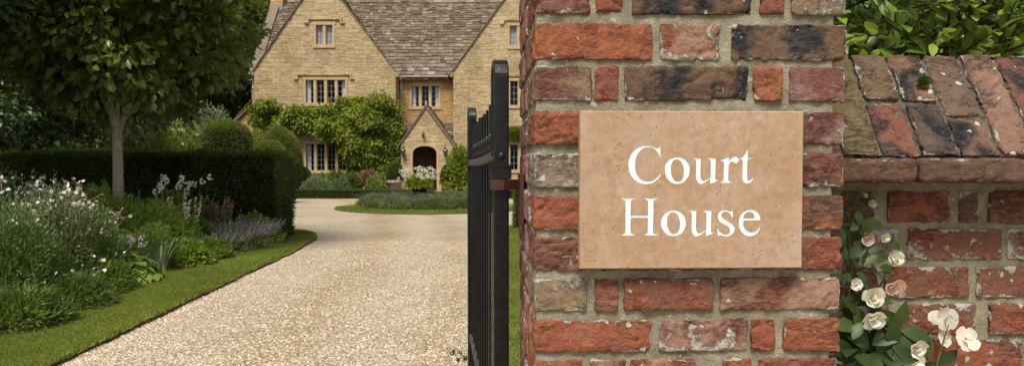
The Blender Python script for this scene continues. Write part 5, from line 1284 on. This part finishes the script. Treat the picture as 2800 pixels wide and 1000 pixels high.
# small filler plants covering the soil between the clumps
mb = MB(); n = 26000; X = rng.uniform(-9.5, -4.72, n); Y = rng.uniform(6.9, 13.9, n)
hgt = .22*fbm(np.stack([X*2.1, Y*2.1, X*0], 1), 41, 3)*(np.clip((-4.78-X)*2.2, .15, 1.6))+.02
leaves(mb, np.stack([X, Y, B+hgt*rng.random(n)], 1), rdir(n)+np.array([0, 0, .9]), rng.uniform(.04, .09, n), .028); tag(mb.build('ground_cover', LMID), kind='stuff')
# a few dark tufts at the foot of the gate

# ------------------------------------------------------------------ shrub leaning over the garden wall
t = empty('wall_shrub', (1.9, 2.7, 0), 'glossy green leafy shrub rising behind the sloping brick coping', 'shrub')
mb = MB(); lump_c = []
n = 230; C = np.stack([rng.uniform(.75, 3.2, n), 1.98+rng.random(n)*.9, rng.uniform(1.62, 2.75, n)], 1)
C[:120] = np.stack([rng.uniform(.92, 1.75, 120), rng.uniform(1.88, 2.2, 120), rng.uniform(1.78, 2.12, 120)], 1)
tw = MB()
for c in C:
    d = unit(np.array([random.gauss(0, .6), -.75, random.gauss(.1, .5)])); L = random.uniform(.18, .34); b = c-d*L*.5
    pts = np.array([b+d*L*u+np.array([0, 0, -.05*u*u]) for u in np.linspace(0, 1, 5)]); tube(tw, pts, [.004, .0035, .003, .002, .001], 4, cap=False)
    m = random.randint(13, 20); u = rng.random(m); P = np.array([np.interp(u, np.linspace(0, 1, 5), pts[:, k]) for k in range(3)]).T
    D = d+rdir(m)*.9+np.array([0, -.1, -.1]); leaves(mb, P, D, rng.uniform(.040, .066, m), rng.uniform(.022, .034, m), 0, hi=True, fold=.12, N=np.tile([0, -.35, 1.], (m, 1))+rdir(m)*.45)
for i in range(9):
    tube(tw, [(1.9+random.gauss(0, .15), 2.7, 0), (1.9+random.gauss(0, .35), 2.6, 1.1), C[i*17]], [.022, .015, .005], 6)
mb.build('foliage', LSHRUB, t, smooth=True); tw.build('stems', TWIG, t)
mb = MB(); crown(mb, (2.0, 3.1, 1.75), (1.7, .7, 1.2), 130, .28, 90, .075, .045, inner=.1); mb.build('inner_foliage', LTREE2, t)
t = tree('backing_tree', 'dark tree standing behind the shrub beyond the garden wall', 4.5, 7.5, 3.6, 3.2, 3.0, .15, 150, .8, 130, .16, .11, LDARK, fork=.8, inner=.2)

# ------------------------------------------------------------------ rose growing in the corner between pier and wall
rose = empty('climbing_rose', (.70, 1.46, 0), 'thin climbing rose with blush white blooms in the corner between pier and garden wall', 'rose')
RP = lambda x, y, Y=1.44: at(x, y, Y)
sm = MB(); ST = [[(2352, 1050), (2345, 940), (2318, 850), (2330, 740), (2322, 640), (2345, 590), (2385, 530)], [(2400, 1060), (2380, 940), (2360, 830), (2345, 770)], [(2330, 1060), (2370, 900), (2400, 790), (2378, 710), (2366, 650)],
                 [(2378, 710), (2400, 745), (2440, 775)], [(2345, 770), (2310, 700), (2312, 660)], [(2480, 1060), (2500, 1000), (2470, 960)], [(2480, 1060), (2560, 1000), (2640, 930)], [(2322, 640), (2335, 560), (2345, 520)], [(2400, 790), (2440, 720), (2420, 690)], [(2440, 720), (2470, 700)],
                 [(2352, 1050), (2420, 900), (2390, 880)], [(2560, 1000), (2580, 930), (2595, 885)]]
def wpt(x, y, k): q = RP(x, y, 1.468+.015*math.sin(k*2.1)); return q
for k, s_ in enumerate(ST):
    p = [wpt(a, b, k) for a, b in s_]; pp_ = np.array(cr([tuple(q) for q in [(v[0], v[2]) for v in p]], 4)+[(p[-1][0], p[-1][2])])
    P = np.column_stack([pp_[:, 0], np.full(len(pp_), p[0][1]), pp_[:, 1]]); tube(sm, P, np.linspace(.0019, .0009, len(P)), 6)
for x_ in (2352, 2400, 2330, 2480): 
    a = wpt(x_, 1055, 0); tube(sm, [(a[0]*.6+.28, 1.46, 0), (a[0]*.8+.14, 1.45, .6), a], [.007, .005, .003], 6)
sm.build('stems', STEMG, rose)
lm = MB()
LF = [(2350, 640, 62), (2330, 690, 55), (2395, 560, 55), (2362, 600, 60), (2320, 700, 45), (2395, 745, 60), (2350, 800, 70), (2370, 760, 55), (2325, 850, 55), (2420, 700, 50), (2440, 690, 40), (2370, 820, 60), (2300, 840, 50), (2440, 735, 45), (2462, 672, 45), (2380, 520, 35), (2345, 575, 40)]
for i in range(60): LF.append((random.uniform(2305, 2470), random.uniform(870, 1040), random.uniform(55, 95)))
for i in range(26): LF.append((random.uniform(2300, 2400), random.uniform(600, 880), random.uniform(35, 60)))
for i in range(10): LF.append((random.uniform(2430, 2600), random.uniform(960, 1050), random.uniform(40, 75)))
for (a, b, s_) in LF:
    q = RP(a, b, 1.42+random.random()*.07); L = s_/FPX*1.44
    leaves(lm, [q], [(random.gauss(0, 1), -.4, random.gauss(.1, .8))], L, L*.58, hi=True, fold=.10, curl=.2, N=np.array([[random.gauss(0, .3), -1, .5+random.gauss(0, .3)]]))
lm.build('foliage', LROSE, rose, smooth=True)
def bloom(x, y, s_, m, Y=1.425, open_=.5, face=(0, -1, .15)):
    c = RP(x, y, Y); R = s_/FPX*Y*.42; mb = MB(); f = unit(np.array(face, float)+rdir(1)[0]*.35); a = unit(np.cross(f, [0, 0, 1.])); b = np.cross(f, a)
    RG = ((5, .75-open_*.7, 1.1), (4, 1.0-open_*.3, .85), (3, 1.35, .6), (3, 1.6, .42))
    for ring, (n, tilt, sz) in enumerate(RG if open_ < .9 else ((5, .1, 1.2), (2, .9, .6))):
        for k in range(n):
            t = k*6.283/n+ring*.6+random.uniform(-.25, .25); o = a*math.cos(t)+b*math.sin(t); tl = tilt*random.uniform(.8, 1.2)
            D = o*math.cos(tl)+f*math.sin(tl); N = f*math.cos(tl)-o*math.sin(tl)
            L = R*sz*random.uniform(.9, 1.15)
            leaves(mb, [c+o*R*.10-f*R*.2], [D], L*1.0, L*1.12, hi=True, fold=.10 if ring > 1 else -.05, curl=random.uniform(-.35, .25) if ring < 2 else -.3, N=[N], petal=True)
    o = mb.build('bloom', m, rose, smooth=True)
    return c
for a in ((2368, 648, 50, PPINK, 1.42, .1, (.5, -1, -.1)), (2340, 776, 38, PWHITE, 1.42, .2), (2388, 812, 60, PCREAM, 1.41, .6), (2444, 783, 60, PPINK, 1.42, .3, (.3, -1, -.2)), (2388, 872, 66, PWHITE, 1.40, .5, (.1, -1, -.4)),
          (2420, 650, 30, PCREAM, 1.45, .3), (2452, 706, 44, PCREAM, 1.46, .8), (2362, 712, 34, PWHITE, 1.46, .3), (2352, 852, 40, PCREAM, 1.45, .8), (2508, 952, 58, PWHITE, 1.41, .5), (2455, 978, 46, PWHITE, 1.42, .5), (2500, 990, 58, PCREAM, 1.41, .8),
          (2592, 872, 60, PWHITE, 1.46, 1.), (2645, 925, 62, PCREAM, 1.44, .95), (2585, 925, 44, PWHITE, 1.47, 1.), (2560, 868, 40, PWHITE, 1.47, .7), (2384, 556, 26, PCREAM, 1.44, .1), (2366, 534, 16, PWHITE, 1.44, .1)):
    bloom(*a[:4], Y=a[4], open_=a[5], face=a[6] if len(a) > 6 else (0, -1, .15))
# a few weeds at the foot of the gate on the gravel
mb = MB(); c = gnd(1270, 985); t = empty('weed_tuft', (c[0], c[1], 0), 'small dark tuft of weeds growing in the gravel at the foot of the gate', 'weed')
for k in range(7): bladesof(mb, (c[0]-.05+random.gauss(0, .06), c[1]+random.gauss(0, .12), 0), .05, .05, 9, .006, 1.)
mb.build('foliage', LROSE, t)
